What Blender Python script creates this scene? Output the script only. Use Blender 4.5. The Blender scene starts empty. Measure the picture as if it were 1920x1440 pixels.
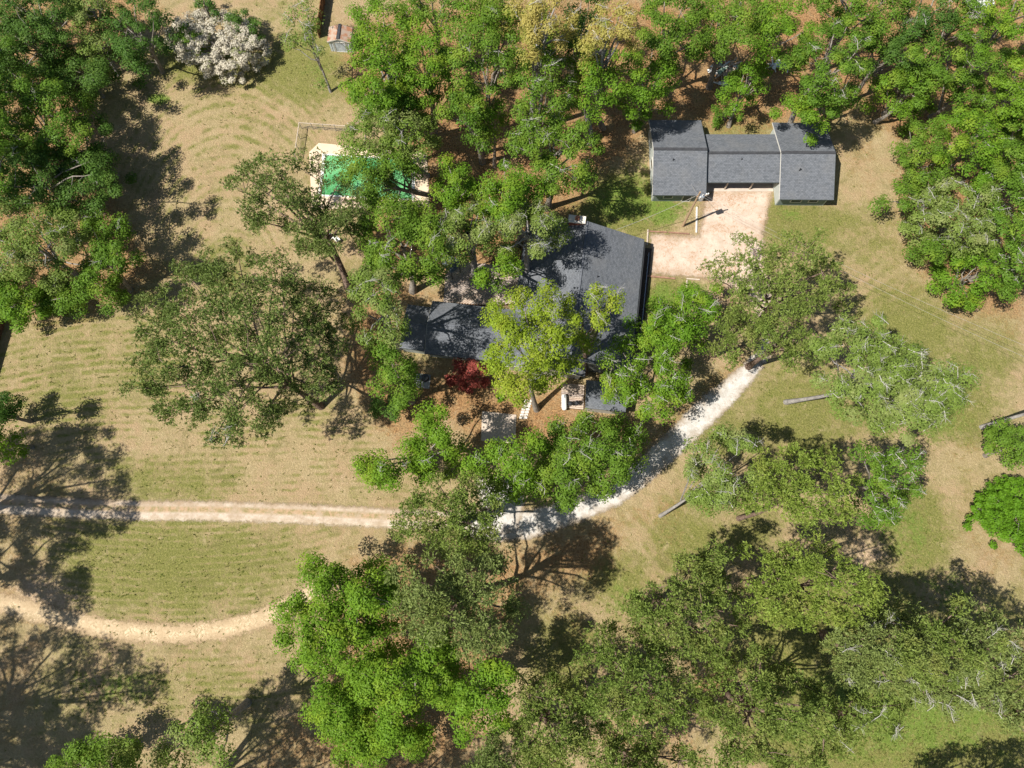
import bpy, math, random
import numpy as np
from mathutils import Vector

# ------------------------------------------------------------------ camera, light
H = 80.0; FP = 1332.0; TILT = math.atan(340/FP)
S = bpy.context.scene
C = S.collection
cd = bpy.data.cameras.new('camera'); cam = bpy.data.objects.new('camera', cd); C.objects.link(cam)
cam.location = (0, 0, H); cam.rotation_euler = (TILT, 0, 0)
cd.sensor_width = 36; cd.lens = 36*FP/1920; cd.clip_end = 3000; cd.clip_start = 0.5
S.camera = cam
SUN_EL = math.radians(56); SH_AZ = math.radians(21)      # shadows run towards +x, a little +y
w = bpy.data.worlds.new('World'); S.world = w; w.use_nodes = True
nt = w.node_tree; bg = nt.nodes['Background']
sky = nt.nodes.new('ShaderNodeTexSky'); sky.sky_type = 'NISHITA'; sky.sun_disc = False
sky.sun_elevation = SUN_EL
sunvec = Vector((-math.cos(SH_AZ)*math.cos(SUN_EL), -math.sin(SH_AZ)*math.cos(SUN_EL), math.sin(SUN_EL)))
sky.sun_rotation = math.atan2(sunvec.x, sunvec.y)
nt.links.new(sky.outputs[0], bg.inputs[0]); bg.inputs[1].default_value = 0.06
sl = bpy.data.lights.new('sun', 'SUN'); sl.energy = 5.0; sl.angle = math.radians(0.53); sl.color = (1, 0.945, 0.86)
so = bpy.data.objects.new('sun', sl); C.objects.link(so)
so.rotation_euler = (-sunvec).to_track_quat('-Z', 'Y').to_euler()
so.location = (-30, -20, 90)
S.view_settings.view_transform = 'Standard'; S.view_settings.look = 'None'
S.view_settings.gamma = 1; S.view_settings.exposure = 0.57
S.view_settings.use_curve_mapping = False
S.render.engine = 'CYCLES'
S.cycles.max_bounces = 6; S.cycles.diffuse_bounces = 3; S.cycles.transmission_bounces = 3
S.cycles.transparent_max_bounces = 8
COT = 1/math.tan(SUN_EL)
SHD = np.array([math.cos(SH_AZ)*COT, math.sin(SH_AZ)*COT])

def P(px, py, z=0.0):
    """world point at height z seen at pixel (px,py) of the 1920x1440 photograph"""
    px = np.asarray(px, float); py = np.asarray(py, float); z = np.asarray(z, float)
    dx = (px-960)/FP; dy = (720-py)/FP
    y = dy*math.cos(TILT)+math.sin(TILT); q = dy*math.sin(TILT)-math.cos(TILT)
    t = (H-z)/-q
    return np.stack([dx*t, y*t, z+0*t], -1)

def toPix(X, Y, Z=0.0):
    x = X; y = Y*math.cos(TILT)-(H-Z)*math.sin(TILT)*1.0
    # camera space: rotate by -TILT about x
    z = Z-H
    yc = Y*math.cos(TILT)+z*math.sin(TILT)
    zc = -Y*math.sin(TILT)+z*math.cos(TILT)
    return 960+FP*x/-zc, 720-FP*yc/-zc

# ------------------------------------------------------------------ helpers
def tag(o, label=None, cat=None, group=None, kind=None):
    if label: o['label'] = label
    if cat: o['category'] = cat
    if group: o['group'] = group
    if kind: o['kind'] = kind
    return o
def empty(name, loc, label, cat, group=None):
    o = bpy.data.objects.new(name, None); C.objects.link(o)
    o.location = loc; o.empty_display_size = 0.3
    return tag(o, label, cat, group)
def link(name, me, mat, parent=None):
    o = bpy.data.objects.new(name, me); C.objects.link(o)
    if mat is not None and not me.materials: me.materials.append(mat)
    if parent is not None: o.parent = parent
    return o
def origin(parent):
    return np.array(parent.location) if parent is not None else np.zeros(3)
def mesh(name, v, fcs, mat, parent=None, smooth=False):
    """v are world coordinates, stored relative to the thing's base"""
    r = origin(parent)
    if parent is not None and parent.parent is not None: r = r+origin(parent.parent)
    me = bpy.data.meshes.new(name)
    me.from_pydata([tuple(np.asarray(p, float)-r) for p in v], [], fcs)
    if smooth:
        me.polygons.foreach_set('use_smooth', [True]*len(me.polygons))
    me.update()
    return link(name, me, mat, parent)
def fastmesh(name, V, nper, mat, parent=None, faces=None):
    """V (M,3) world; consecutive nper verts make a face (or faces array)"""
    r = origin(parent)
    V = np.asarray(V, np.float32)-r.astype(np.float32)
    me = bpy.data.meshes.new(name)
    n = len(V); me.vertices.add(n); me.vertices.foreach_set('co', V.ravel())
    if faces is None: idx = np.arange(n, dtype=np.int32); nf = n//nper
    else: idx = np.asarray(faces, np.int32).ravel(); nf = len(idx)//nper
    me.loops.add(len(idx)); me.loops.foreach_set('vertex_index', idx)
    me.polygons.add(nf)
    me.polygons.foreach_set('loop_start', np.arange(0, nf*nper, nper, dtype=np.int32))
    me.polygons.foreach_set('loop_total', np.full(nf, nper, np.int32))
    me.update(calc_edges=True)
    return link(name, me, mat, parent)
def boxv(c, d, rz=0.0, rot=None):
    c = np.asarray(c, float); hx, hy, hz = np.asarray(d, float)/2
    v = np.array([(x, y, z) for z in (-hz, hz) for y in (-hy, hy) for x in (-hx, hx)])
    if rot is not None: v = v@np.asarray(rot).T
    cs, sn = math.cos(rz), math.sin(rz)
    v = v@np.array([[cs, -sn, 0], [sn, cs, 0], [0, 0, 1]]).T
    return v+c
BF = [(0, 2, 3, 1), (4, 5, 7, 6), (0, 1, 5, 4), (2, 6, 7, 3), (0, 4, 6, 2), (1, 3, 7, 5)]
def box(name, c, d, mat, parent=None, rz=0.0, rot=None):
    return mesh(name, boxv(c, d, rz, rot), BF, mat, parent)
def beam(name, a, b, wd, ht, mat, parent=None):
    a = np.asarray(a, float); b = np.asarray(b, float); u = b-a; L = np.linalg.norm(u); u = u/L
    s = np.cross(u, (0, 0, 1.0)) if abs(u[2]) < .95 else np.array([1., 0, 0])
    s /= np.linalg.norm(s); n = np.cross(s, u)
    R = np.stack([u, s, n], 1)
    return box(name, (a+b)/2, (L, wd, ht), mat, parent, rot=R)
def prism(name, poly, z0, z1, mat, parent=None):
    n = len(poly)
    v = [(p[0], p[1], z0) for p in poly]+[(p[0], p[1], z1) for p in poly]
    area = sum(poly[i][0]*poly[(i+1) % n][1]-poly[(i+1) % n][0]*poly[i][1] for i in range(n))
    f = [tuple(range(n-1, -1, -1)), tuple(range(n, 2*n))]+[(i, (i+1) % n, n+(i+1) % n, n+i) for i in range(n)]
    if area < 0: f = [tuple(reversed(q)) for q in f]
    return mesh(name, v, f, mat, parent)
def tube_vf(pts, rad, k=6):
    pts = np.asarray(pts, float); n = len(pts); rad = np.broadcast_to(np.asarray(rad, float), (n,))
    t = np.gradient(pts, axis=0); t /= np.linalg.norm(t, axis=1)[:, None]+1e-9
    ref = np.where(np.abs(t[:, 2:3]) > .9, np.array([[1., 0, 0]]), np.array([[0, 0, 1.]]))
    s = np.cross(t, ref); s /= np.linalg.norm(s, axis=1)[:, None]+1e-9; u = np.cross(s, t)
    a = np.arange(k)*2*math.pi/k
    V = pts[:, None]+rad[:, None, None]*(np.cos(a)[None, :, None]*s[:, None]+np.sin(a)[None, :, None]*u[:, None])
    V = V.reshape(-1, 3); F = []
    for i in range(n-1):
        for j in range(k):
            F.append((i*k+j, i*k+(j+1) % k, (i+1)*k+(j+1) % k, (i+1)*k+j))
    return V, F
class Tubes:
    def __init__(s): s.V = []; s.F = []; s.n = 0
    def add(s, pts, rad, k=5):
        V, F = tube_vf(pts, rad, k); s.V.append(V); s.F.append(np.array(F)+s.n); s.n += len(V)
    def build(s, name, mat, parent=None, smooth=True):
        o = fastmesh(name, np.concatenate(s.V), 4, mat, parent, faces=np.concatenate(s.F))
        if smooth: o.data.polygons.foreach_set('use_smooth', [True]*len(o.data.polygons))
        return o
def cyl(name, a, b, r, mat, parent=None, k=12, r2=None):
    V, F = tube_vf([a, b], [r, r if r2 is None else r2], k)
    F = list(F)+[tuple(range(k-1, -1, -1)), tuple(range(k, 2*k))]
    return mesh(name, V, F, mat, parent)
def parse(s): return np.array([[float(t) for t in q.split(',')] for q in s.split()])
def inside(poly, X, Y):
    r = np.zeros(X.shape, bool); n = len(poly); j = n-1
    for i in range(n):
        xi, yi = poly[i]; xj, yj = poly[j]
        c = ((yi > Y) != (yj > Y)) & (X < (xj-xi)*(Y-yi)/((yj-yi) if yj != yi else 1e-9)+xi)
        r ^= c; j = i
    return r
def edist(poly, X, Y):
    d = np.full(X.shape, 1e9); n = len(poly)
    for i in range(n):
        a = poly[i]; b = poly[(i+1) % n]; e = b-a
        t = np.clip(((X-a[0])*e[0]+(Y-a[1])*e[1])/(e@e+1e-9), 0, 1)
        d = np.minimum(d, np.hypot(X-a[0]-t*e[0], Y-a[1]-t*e[1]))
    return d

# ------------------------------------------------------------------ materials
class NB:
    def __init__(s, name):
        s.m = bpy.data.materials.new(name); s.m.use_nodes = True; s.t = s.m.node_tree
        s.p = s.t.nodes['Principled BSDF']; s.out = s.t.nodes['Material Output']
        s.p.inputs['Specular IOR Level'].default_value = 0.25
        s.tc = s.t.nodes.new('ShaderNodeTexCoord')
    def n(s, ty, **kw):
        x = s.t.nodes.new(ty)
        for k, v in kw.items(): setattr(x, k, v)
        return x
    def L(s, a, b): s.t.links.new(a, b)
    def setin(s, sock, v):
        if isinstance(v, bpy.types.NodeSocket): s.L(v, sock)
        elif isinstance(v, (tuple, list)) and len(v) == 3 and sock.type == 'RGBA': sock.default_value = (*v, 1)
        else: sock.default_value = v
    def noise(s, scale, detail=3, rough=.55, vec=None, dist=0.0):
        x = s.n('ShaderNodeTexNoise'); x.inputs['Scale'].default_value = scale
        x.inputs['Detail'].default_value = detail; x.inputs['Roughness'].default_value = rough
        x.inputs['Distortion'].default_value = dist
        s.L(vec if vec is not None else s.tc.outputs['Object'], x.inputs['Vector']); return x.outputs['Fac']
    def math(s, op, a, b=0.0, c=None, clamp=False):
        x = s.n('ShaderNodeMath', operation=op, use_clamp=clamp)
        s.setin(x.inputs[0], a); s.setin(x.inputs[1], b)
        if c is not None: s.setin(x.inputs[2], c)
        return x.outputs[0]
    def ramp(s, v, lo, hi, a=0.0, b=1.0):
        x = s.n('ShaderNodeMapRange', interpolation_type='SMOOTHSTEP')
        s.setin(x.inputs[0], v); s.setin(x.inputs[1], lo); s.setin(x.inputs[2], hi)
        s.setin(x.inputs[3], a); s.setin(x.inputs[4], b); return x.outputs[0]
    def mix(s, f, a, b, mode='MIX'):
        x = s.n('ShaderNodeMix', data_type='RGBA', blend_type=mode)
        s.setin(x.inputs[0], f); s.setin(x.inputs[6], a); s.setin(x.inputs[7], b); return x.outputs[2]
    def attr(s, name):
        x = s.n('ShaderNodeAttribute'); x.attribute_name = name; return x.outputs['Fac']
    def bump(s, h, strength=.5, dist=.05):
        x = s.n('ShaderNodeBump'); x.inputs['Strength'].default_value = strength; x.inputs['Distance'].default_value = dist
        s.L(h, x.inputs['Height']); s.L(x.outputs[0], s.p.inputs['Normal'])
    def vec(s, scale, rot=0.0):
        x = s.n('ShaderNodeMapping'); x.inputs['Scale'].default_value = scale; x.inputs['Rotation'].default_value = (0, 0, rot)
        s.L(s.tc.outputs['Object'], x.inputs['Vector']); return x.outputs[0]
    def done(s, col, rough=.9):
        s.setin(s.p.inputs['Base Color'], col); s.p.inputs['Roughness'].default_value = rough; return s.m

def simple(name, col, rough=.8, var=.25, scale=3, metal=0.0, fine=30):
    b = NB(name)
    c2 = tuple(x*(1-var) for x in col); c3 = tuple(min(1, x*(1+var)) for x in col)
    f = b.math('MULTIPLY_ADD', b.noise(fine, 3), .5, b.math('MULTIPLY', b.noise(scale, 4), .5))
    b.p.inputs['Metallic'].default_value = metal
    return b.done(b.mix(b.ramp(f, .35, .65), c2, c3), rough)

def leafmat(name, c_lo, c_hi, c_alt, alt=.25, trans=.35, patch=.35):
    """c_lo..c_hi leaf-to-leaf range, c_alt colour of whole sprays here and there"""
    b = NB(name)
    g = b.n('ShaderNodeNewGeometry'); r = g.outputs['Random Per Island']
    base = b.mix(b.math('MULTIPLY_ADD', r, .75, .12), c_lo, c_hi)
    oi = b.n('ShaderNodeObjectInfo')
    base = b.mix(b.ramp(b.noise(patch, 3), .62-alt*.5, .85-alt*.5), base, c_alt)
    base = b.mix(b.ramp(b.noise(patch*2.7, 2), .3, .75, .0, .4), base, tuple(x*.55 for x in c_lo))
    base = b.mix(b.math('MULTIPLY', oi.outputs['Random'], .22), base, c_alt)
    tr = b.n('ShaderNodeBsdfTranslucent'); b.L(b.mix(.5, base, (c_hi[0]*.95, c_hi[1]*.95, c_hi[2]*.7)), tr.inputs[0])
    b.setin(b.p.inputs['Base Color'], base); b.p.inputs['Roughness'].default_value = .5
    b.p.inputs['Specular IOR Level'].default_value = .12
    mx = b.n('ShaderNodeMixShader'); mx.inputs[0].default_value = trans
    b.L(b.p.outputs[0], mx.inputs[1]); b.L(tr.outputs[0], mx.inputs[2]); b.L(mx.outputs[0], b.out.inputs[0])
    return b.m

LEAF = {
 'oak':   leafmat('broad_leaves', (.060, .140, .014), (.170, .310, .038), (.24, .34, .040), .28),
 'deep':  leafmat('deep_green_leaves', (.036, .095, .016), (.120, .235, .040), (.15, .24, .045), .25),
 'bright': leafmat('fresh_leaves', (.075, .175, .012), (.200, .365, .034), (.27, .38, .035), .28),
 'soft':  leafmat('pale_green_leaves', (.100, .175, .022), (.250, .355, .065), (.30, .34, .12), .32),
 'yellow': leafmat('yellow_green_leaves', (.150, .235, .014), (.320, .430, .040), (.38, .42, .05), .3),
 'tan':   leafmat('tan_flowering_leaves', (.32, .27, .06), (.62, .52, .18), (.22, .28, .04), .35),
 'pine':  leafmat('pine_needles', (.085, .140, .024), (.245, .340, .070), (.27, .30, .08), .28, trans=.25),
 'pinel': leafmat('fresh_pine_needles', (.110, .175, .024), (.280, .385, .068), (.29, .34, .07), .3, trans=.25),
 'pined': leafmat('dark_pine_needles', (.078, .128, .030), (.215, .295, .072), (.21, .23, .07), .2, trans=.22),
 'pineg': leafmat('grey_pine_needles', (.125, .172, .050), (.285, .350, .110), (.20, .25, .06), .3, trans=.22),
 'red':   leafmat('red_maple_leaves', (.19, .035, .030), (.42, .10, .09), (.45, .14, .09), .2),
 'blossom': leafmat('white_blossom', (.45, .41, .32), (.76, .70, .58), (.26, .30, .10), .18, trans=.15, patch=1.3),
 'lime':  leafmat('lime_shrub_leaves', (.07, .18, .010), (.18, .35, .025), (.14, .28, .02), .2),
}
def barkmat(name, a, b_):
    b = NB(name)
    f = b.math('MULTIPLY_ADD', b.noise(14, 4, vec=b.vec((1, 1, .25))), .6, b.math('MULTIPLY', b.noise(2, 3), .4))
    b.bump(f, .8, .04)
    return b.done(b.mix(b.ramp(f, .35, .62), a, b_))
BARK = barkmat('bark_grey', (.13, .11, .09), (.30, .27, .23))
BARKP = barkmat('bark_pine', (.09, .06, .045), (.24, .17, .13))
BARKG = barkmat('bark_mid_grey', (.16, .15, .14), (.34, .32, .30))
BARKW = barkmat('bark_pale', (.30, .28, .25), (.55, .53, .49))

def groundmat():
    b = NB('lawn_ground')
    n1 = b.noise(.10, 5, .62); n2 = b.noise(.5, 5, .65, dist=.6); n3 = b.noise(1.9, 5, .7); n4 = b.ramp(b.noise(5.0, 5, .75), .33, .67)
    green = b.mix(n4, (.125, .138, .028), (.270, .255, .080))
    dry = b.mix(n4, (.290, .225, .110), (.460, .360, .200))
    dry = b.mix(b.ramp(b.noise(.22, 5, .7), .42, .62, 0, .7), dry, (.41, .28, .165))
    dry = b.mix(b.ramp(b.noise(.9, 5, .75, dist=1.0), .5, .72, 0, .5), dry, (.50, .40, .235))
    ga = b.attr('green')
    f = b.math('ADD', b.math('MULTIPLY_ADD', n1, .9, -.15), b.math('MULTIPLY_ADD', n2, .85, -.2))
    f = b.math('ADD', f, b.math('MULTIPLY', n3, .6))
    f = b.math('ADD', f, b.math('MULTIPLY', n4, .15))
    f = b.math('ADD', f, b.math('MULTIPLY', b.math('SUBTRACT', ga, .5), .75))
    # mowing bands: lengths of cut grass lying two ways
    ph = b.attr('mow_phase'); ms = b.attr('mow_strength')
    st = b.math('SINE', b.math('ADD', b.math('MULTIPLY', ph, 2*math.pi), b.math('MULTIPLY', b.noise(.35, 5, .65), 6.0)))
    st = b.math('MULTIPLY', b.math('MULTIPLY', st, ms), b.math('MULTIPLY', b.ramp(b.noise(.5, 5, .7, dist=.5), .40, .62), .30))
    f = b.math('ADD', f, st)
    gf = b.ramp(f, .62, 1.12)
    col = b.mix(gf, dry, green)
    col = b.mix(b.ramp(b.noise(.33, 7, .72, dist=.8), .50, .68, 0, .55), col, b.mix(n4, (.12, .115, .035), (.25, .22, .085)))
    col = b.mix(b.ramp(b.noise(.75, 7, .75, dist=.4), .54, .70, 0, .5), col, (.46, .36, .21))
    # lush patches
    lu = b.mix(n4, (.10, .165, .022), (.20, .27, .05))
    col = b.mix(b.ramp(b.math('ADD', b.attr('lush'), b.math('ADD', b.math('MULTIPLY', b.math('SUBTRACT', n3, .5), 1.3), b.math('MULTIPLY', b.math('SUBTRACT', n2, .5), .9))), .35, .85), col, lu)
    # pale worn earth
    ea = b.mix(n4, (.40, .275, .17), (.66, .50, .34))
    col = b.mix(b.ramp(b.math('ADD', b.attr('worn'), b.math('MULTIPLY', b.math('SUBTRACT', b.noise(1.6, 5, .7), .5), 1.4)), .42, .95), col, ea)
    # leaf litter and pine straw
    li = b.mix(b.ramp(b.noise(4.5, 5, .8), .3, .7), (.085, .038, .016), (.54, .31, .135))
    li = b.mix(b.ramp(n2, .42, .68, 0, .5), li, (.36, .27, .14))
    col = b.mix(b.ramp(b.math('ADD', b.attr('litter'), b.math('ADD', b.math('MULTIPLY', b.math('SUBTRACT', n3, .5), 1.2), b.math('MULTIPLY', b.math('SUBTRACT', n2, .5), 1.2))), .30, .85), col, li)
    col = b.mix(b.ramp(b.noise(4.2, 6, .85), .56, .72, 0, .55), col, (.60, .50, .34))
    col = b.mix(b.ramp(b.noise(3.4, 6, .85, dist=.3), .55, .72, 0, .65), col, (.05, .048, .018))
    b.bump(b.math('MULTIPLY_ADD', n3, .5, n4), .8, .08)
    return b.done(col, .95)

def patchmat(name, ca, cb, cc, amp=1.2, soft=.5, speck=(.25, .14, .07), sp=.35, track=False, scale=1.0, solid=False, cracks=False, drift=False):
    b = NB(name)
    n1 = b.noise(.8*scale, 5, .65); n2 = b.noise(4.5, 5, .8); n3 = b.noise(1.7*scale, 5, .75, dist=.5)
    col = b.mix(b.ramp(n1, .35, .65), ca, cb)
    col = b.mix(b.ramp(n2, .35, .75, 0, .55), col, cc)
    col = b.mix(b.ramp(b.math('MULTIPLY_ADD', n3, .6, b.math('MULTIPLY', b.noise(5, 5, .8), .45)), .55, .68, 0, sp), col, speck)
    e = b.attr('edge')
    if drift:                                # straw and leaves blown into drifts
        dm = b.math('MULTIPLY', b.ramp(b.noise(.28, 4, .6), .44, .60), b.ramp(b.noise(3.2, 6, .85), .44, .60))
        col = b.mix(b.math('MULTIPLY', dm, .8), col, (.33, .18, .085))
        col = b.mix(b.ramp(b.noise(.5, 4, .7), .52, .7, 0, .4), col, (.34, .28, .20))
    if cracks:
        vo = b.n('ShaderNodeTexVoronoi', feature='DISTANCE_TO_EDGE'); vo.inputs['Scale'].default_value = 1.9
        wv = b.n('ShaderNodeMixRGB'); wv.inputs[0].default_value = .35; b.L(b.tc.outputs['Object'], wv.inputs[1])
        nn = b.n('ShaderNodeTexNoise'); nn.inputs['Scale'].default_value = 1.6; nn.inputs['Detail'].default_value = 4; b.L(b.tc.outputs['Object'], nn.inputs['Vector'])
        va = b.n('ShaderNodeVectorMath', operation='MULTIPLY_ADD'); va.inputs[1].default_value = (1.6, 1.6, 0); b.L(nn.outputs['Color'], va.inputs[0]); b.L(b.tc.outputs['Object'], va.inputs[2]); b.L(va.outputs[0], vo.inputs['Vector'])
        ck = b.ramp(vo.outputs[0], .02, .16, 1, 0)
        col = b.mix(b.math('MULTIPLY', ck, b.ramp(n1, .4, .62, .0, .7)), col, (.26, .20, .10))
    al = b.ramp(b.math('ADD', e, b.math('MULTIPLY', b.math('SUBTRACT', b.math('MULTIPLY_ADD', n3, .6, b.math('MULTIPLY', n2, .4)), .5), amp*2.4)), 0, soft)
    if track:
        u = b.attr('across')
        mid = b.ramp(b.math('ABSOLUTE', b.math('SUBTRACT', u, .12)), .10, .42, 1, 0)
        col = b.mix(b.math('MULTIPLY', mid, b.ramp(n1, .3, .55, .2, .95)), col, b.mix(b.ramp(n3, .4, .6), (.42, .28, .17), (.24, .20, .085)))
        low = b.ramp(u, -.85, -.35, 1, 0)
        col = b.mix(b.math('MULTIPLY', low, b.ramp(n3, .3, .6, .2, .8)), col, (.70, .62, .50))
    col = b.mix(b.ramp(b.math('ADD', e, b.math('MULTIPLY', b.math('SUBTRACT', n1, .5), 3.0)), 0.0, 1.3, .6, 0), col, (.30, .21, .12))
    b.bump(b.math('MULTIPLY_ADD', n3, .5, n2), .8, .05)
    b.setin(b.p.inputs['Base Color'], col); b.p.inputs['Roughness'].default_value = .95
    if not solid:
        tb = b.n('ShaderNodeBsdfTransparent'); mx = b.n('ShaderNodeMixShader')
        b.L(al, mx.inputs[0]); b.L(tb.outputs[0], mx.inputs[1]); b.L(b.p.outputs[0], mx.inputs[2]); b.L(mx.outputs[0], b.out.inputs[0])
    return b.m

def roofmat(name, rot=0.0):
    b = NB(name)
    br = b.n('ShaderNodeTexBrick'); br.inputs['Scale'].default_value = 1
    br.inputs['Brick Width'].default_value = .32; br.inputs['Row Height'].default_value = .17
    br.inputs['Mortar Size'].default_value = .012; br.inputs['Color1'].default_value = (.145, .158, .180, 1)
    br.inputs['Color2'].default_value = (.088, .098, .113, 1); br.inputs['Mortar'].default_value = (.05, .055, .06, 1)
    br.inputs['Bias'].default_value = -.1
    b.L(b.vec((1, 1, 1), rot), br.inputs['Vector'])
    col = b.mix(b.ramp(b.noise(4.5, 5, .8), .42, .6, 0, .4), br.outputs['Color'], (.18, .19, .21))
    col = b.mix(b.ramp(b.noise(.35, 4, .6), .45, .7, 0, .35), col, (.165, .165, .165))
    b.bump(br.outputs['Fac'], .35, -.01)
    return b.done(col, .85)
ROOF = roofmat('slate_grey_shingles'); ROOFH = roofmat('slate_grey_shingles_house', math.radians(97.9)); ROOFW = roofmat('shingles_wing', math.radians(6.9))
RIDGE = simple('ridge_vent_shade', (.05, .052, .058), .9)  # dark tone includes the shading thrown by the open ridge vent
SHC = simple('ridge_shingle', (.12, .13, .15), .85)
WALL = simple('pale_siding', (.42, .45, .42), .8, .08)
WALL_SHADE = simple('pale_siding_shaded', (.17, .21, .20), .8, .1)  # shaded copy of the pale siding, eave shade put into the colour
TRIM = simple('trim_offwhite', (.60, .58, .53), .7, .08)
FASC = simple('fascia_dark', (.07, .085, .085), .6, .1)
CONC = simple('concrete', (.50, .42, .35), .9, .15, 1.5)
CONCP = simple('pool_deck_concrete', (.66, .52, .38), .9, .14, 1.0)
WOOD = simple('weathered_wood', (.34, .27, .22), .9, .3, 2)
WOODD = simple('dark_wood', (.14, .075, .035), .9, .3, 4)
POLE = simple('pole_wood', (.36, .25, .16), .9, .2, 6)
GREYM = simple('grey_metal', (.42, .46, .50), .35, .1, 4, .6)
WHITE = simple('white_paint', (.75, .75, .72), .5, .05)
DARK = simple('dark_metal', (.03, .032, .036), .5, .2)
BRICKM = simple('red_brick', (.33, .12, .08), .9, .25, 8)
TIMB = simple('pale_timber', (.50, .42, .34), .9, .25, 3)
TIMBD = simple('rusty_timber', (.28, .16, .11), .9, .3, 3)
GLASS = simple('window_glass', (.03, .04, .05), .08, .1)
STONE = simple('pale_stone', (.62, .58, .52), .9, .12, 2)

# ------------------------------------------------------------------ ground
def axis(lo, hi, step):
    inner = np.arange(lo, hi+step, step)
    out = []; d = step; x = hi+step
    while x < 1500: out.append(x); d *= 1.35; x += d
    o2 = []; d = step; x = lo-step
    while x > -1500: o2.append(x); d *= 1.35; x -= d
    return np.array(o2[::-1]+list(inner)+out)
gx = axis(-78, 78, .5); gy = axis(-28, 84, .5)
GX, GY = np.meshgrid(gx, gy); nx, ny = len(gx), len(gy)
PX, PY = toPix(np.clip(GX, -90, 90), np.clip(GY, -40, 110))
def hump(x, y):
    return .12*np.sin(x*.11+1)*np.sin(y*.13)
GV = np.stack([GX, GY, 0*GX], -1).reshape(-1, 3)
ii = np.arange((ny-1)*nx).reshape(ny-1, nx)[:, :-1].ravel()
gf = np.stack([ii, ii+1, ii+nx+1, ii+nx], 1)
ground = fastmesh('ground', GV, 4, groundmat(), faces=gf)
tag(ground, 'dry tan and green lawn with leaf litter under the trees', kind='structure')
rngG = np.random.default_rng(5)
def blob(lst, base=0.0):
    A = np.full(PX.shape, base)
    for (x, y, rx, ry, s) in lst:
        d = ((PX-x)/rx)**2+((PY-y)/ry)**2
        A = np.maximum(A, s*np.exp(-np.clip(d, 0, 50)**1.3*.7))
    return A
def polymask(poly, soft=25):
    X = PX.ravel(); Y = PY.ravel(); p = parse(poly)
    d = edist(p, X, Y); d = np.where(inside(p, X, Y), d, -d)
    return np.clip(d/soft*.5+.5, 0, 1).reshape(PX.shape)
litter = np.zeros(PX.shape)
for pl, s in [("640,60 760,0 1920,-40 1990,300 1920,600 1790,590 1700,480 1680,360 1690,270 1600,215 1560,235 1450,245 1330,245 1225,240 1180,300 1130,330 1080,400 1040,420 1000,500 870,520 700,530 670,430 760,300 700,210 650,180", .95),
              ("640,520 770,520 830,560 760,580 745,680 820,690 900,700 1000,730 1050,710 1100,770 1190,775 1230,800 1180,830 1000,850 880,850 850,800 730,840 700,790 640,720", .9),
              ("1180,830 1230,780 1300,720 1400,650 1410,690 1330,760 1260,830 1200,880", .7),
              ("-80,-60 330,-60 300,40 250,110 180,150 200,300 260,420 330,520 180,600 -80,620", .75),
              ("740,1000 960,1010 1160,950 1180,1010 1120,1110 1010,1100 960,1240 900,1440 700,1500 560,1430 600,1200 650,1040", .7),
              ("1120,1280 1300,1200 1500,1230 1560,1260 1400,1300 1330,1380 1380,1440 1250,1470 1100,1400", .5),
              ("-60,800 60,800 160,900 60,1100 140,1180 20,1440 -80,1480", .4),
              ("560,1290 700,1380 690,1470 430,1470 470,1400", .6)]:
    litter = np.maximum(litter, s*polymask(pl, 45))
litter = np.maximum(litter, blob([(1240, 960, 90, 40, .42), (1250, 1000, 60, 60, .3), (1870, 1000, 90, 130, .42), (1800, 850, 60, 40, .38), (1880, 600, 80, 60, .42), (1700, 480, 50, 120, .35), (1620, 290, 40, 90, .4), (1000, 1090, 60, 50, .6), (1330, 1290, 60, 50, .7),
    (1060, 1160, 60, 60, .4), (650, 310, 60, 60, .4), (560, 960, 90, 40, .15)]))
green = blob([(320, 1060, 240, 110, .85), (320, 900, 150, 60, .6), (150, 690, 190, 130, .62), (560, 130, 120, 80, .8), (380, 120, 110, 40, .9), (440, 190, 90, 80, .5), (410, 400, 40, 80, .5), (1500, 420, 180, 50, .75),
   (1700, 620, 120, 110, .8), (1490, 780, 190, 100, .8), (1780, 760, 90, 80, .9), (1300, 1000, 90, 90, .8), (1150, 1080, 70, 60, .7), (1720, 1000, 70, 90, .9), (1600, 470, 120, 60, .6), (1830, 640, 90, 90, .7), (1400, 1000, 80, 60, .7), (1150, 380, 130, 70, 1.0), (1250, 560, 60, 50, .9),
   (1720, 1330, 300, 130, 1.4), (1060, 1230, 70, 80, .8), (1400, 220, 90, 50, .9), (420, 500, 60, 80, .6), (450, 1300, 240, 90, .5), (1560, 1200, 200, 160, .9), (300, 700, 90, 160, .45), (1800, 1200, 160, 120, .7)], .26)
lush = blob([(1160, 375, 70, 50, .8), (1240, 395, 50, 30, .85), (1240, 560, 28, 36, .8), (1300, 550, 30, 25, .8), (1190, 330, 40, 60, .55), (1400, 205, 70, 35, .6), (1480, 405, 40, 16, .6), (360, 70, 60, 30, .7), (390, 95, 120, 14, .8), (295, 185, 26, 12, 1), (430, 150, 50, 14, .4),
   (1680, 1330, 260, 120, .75), (1850, 1180, 80, 60, .5), (1800, 720, 60, 60, .5), (1770, 800, 80, 50, .5), (1700, 1000, 60, 70, .6), (1780, 1110, 70, 50, .6), (220, 1290, 110, 40, .6), (1160, 1130, 30, 60, .5), (600, 130, 50, 24, .45), (1620, 560, 60, 40, .3), (1500, 830, 120, 30, .25), (1590, 1290, 120, 80, .5)])
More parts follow.
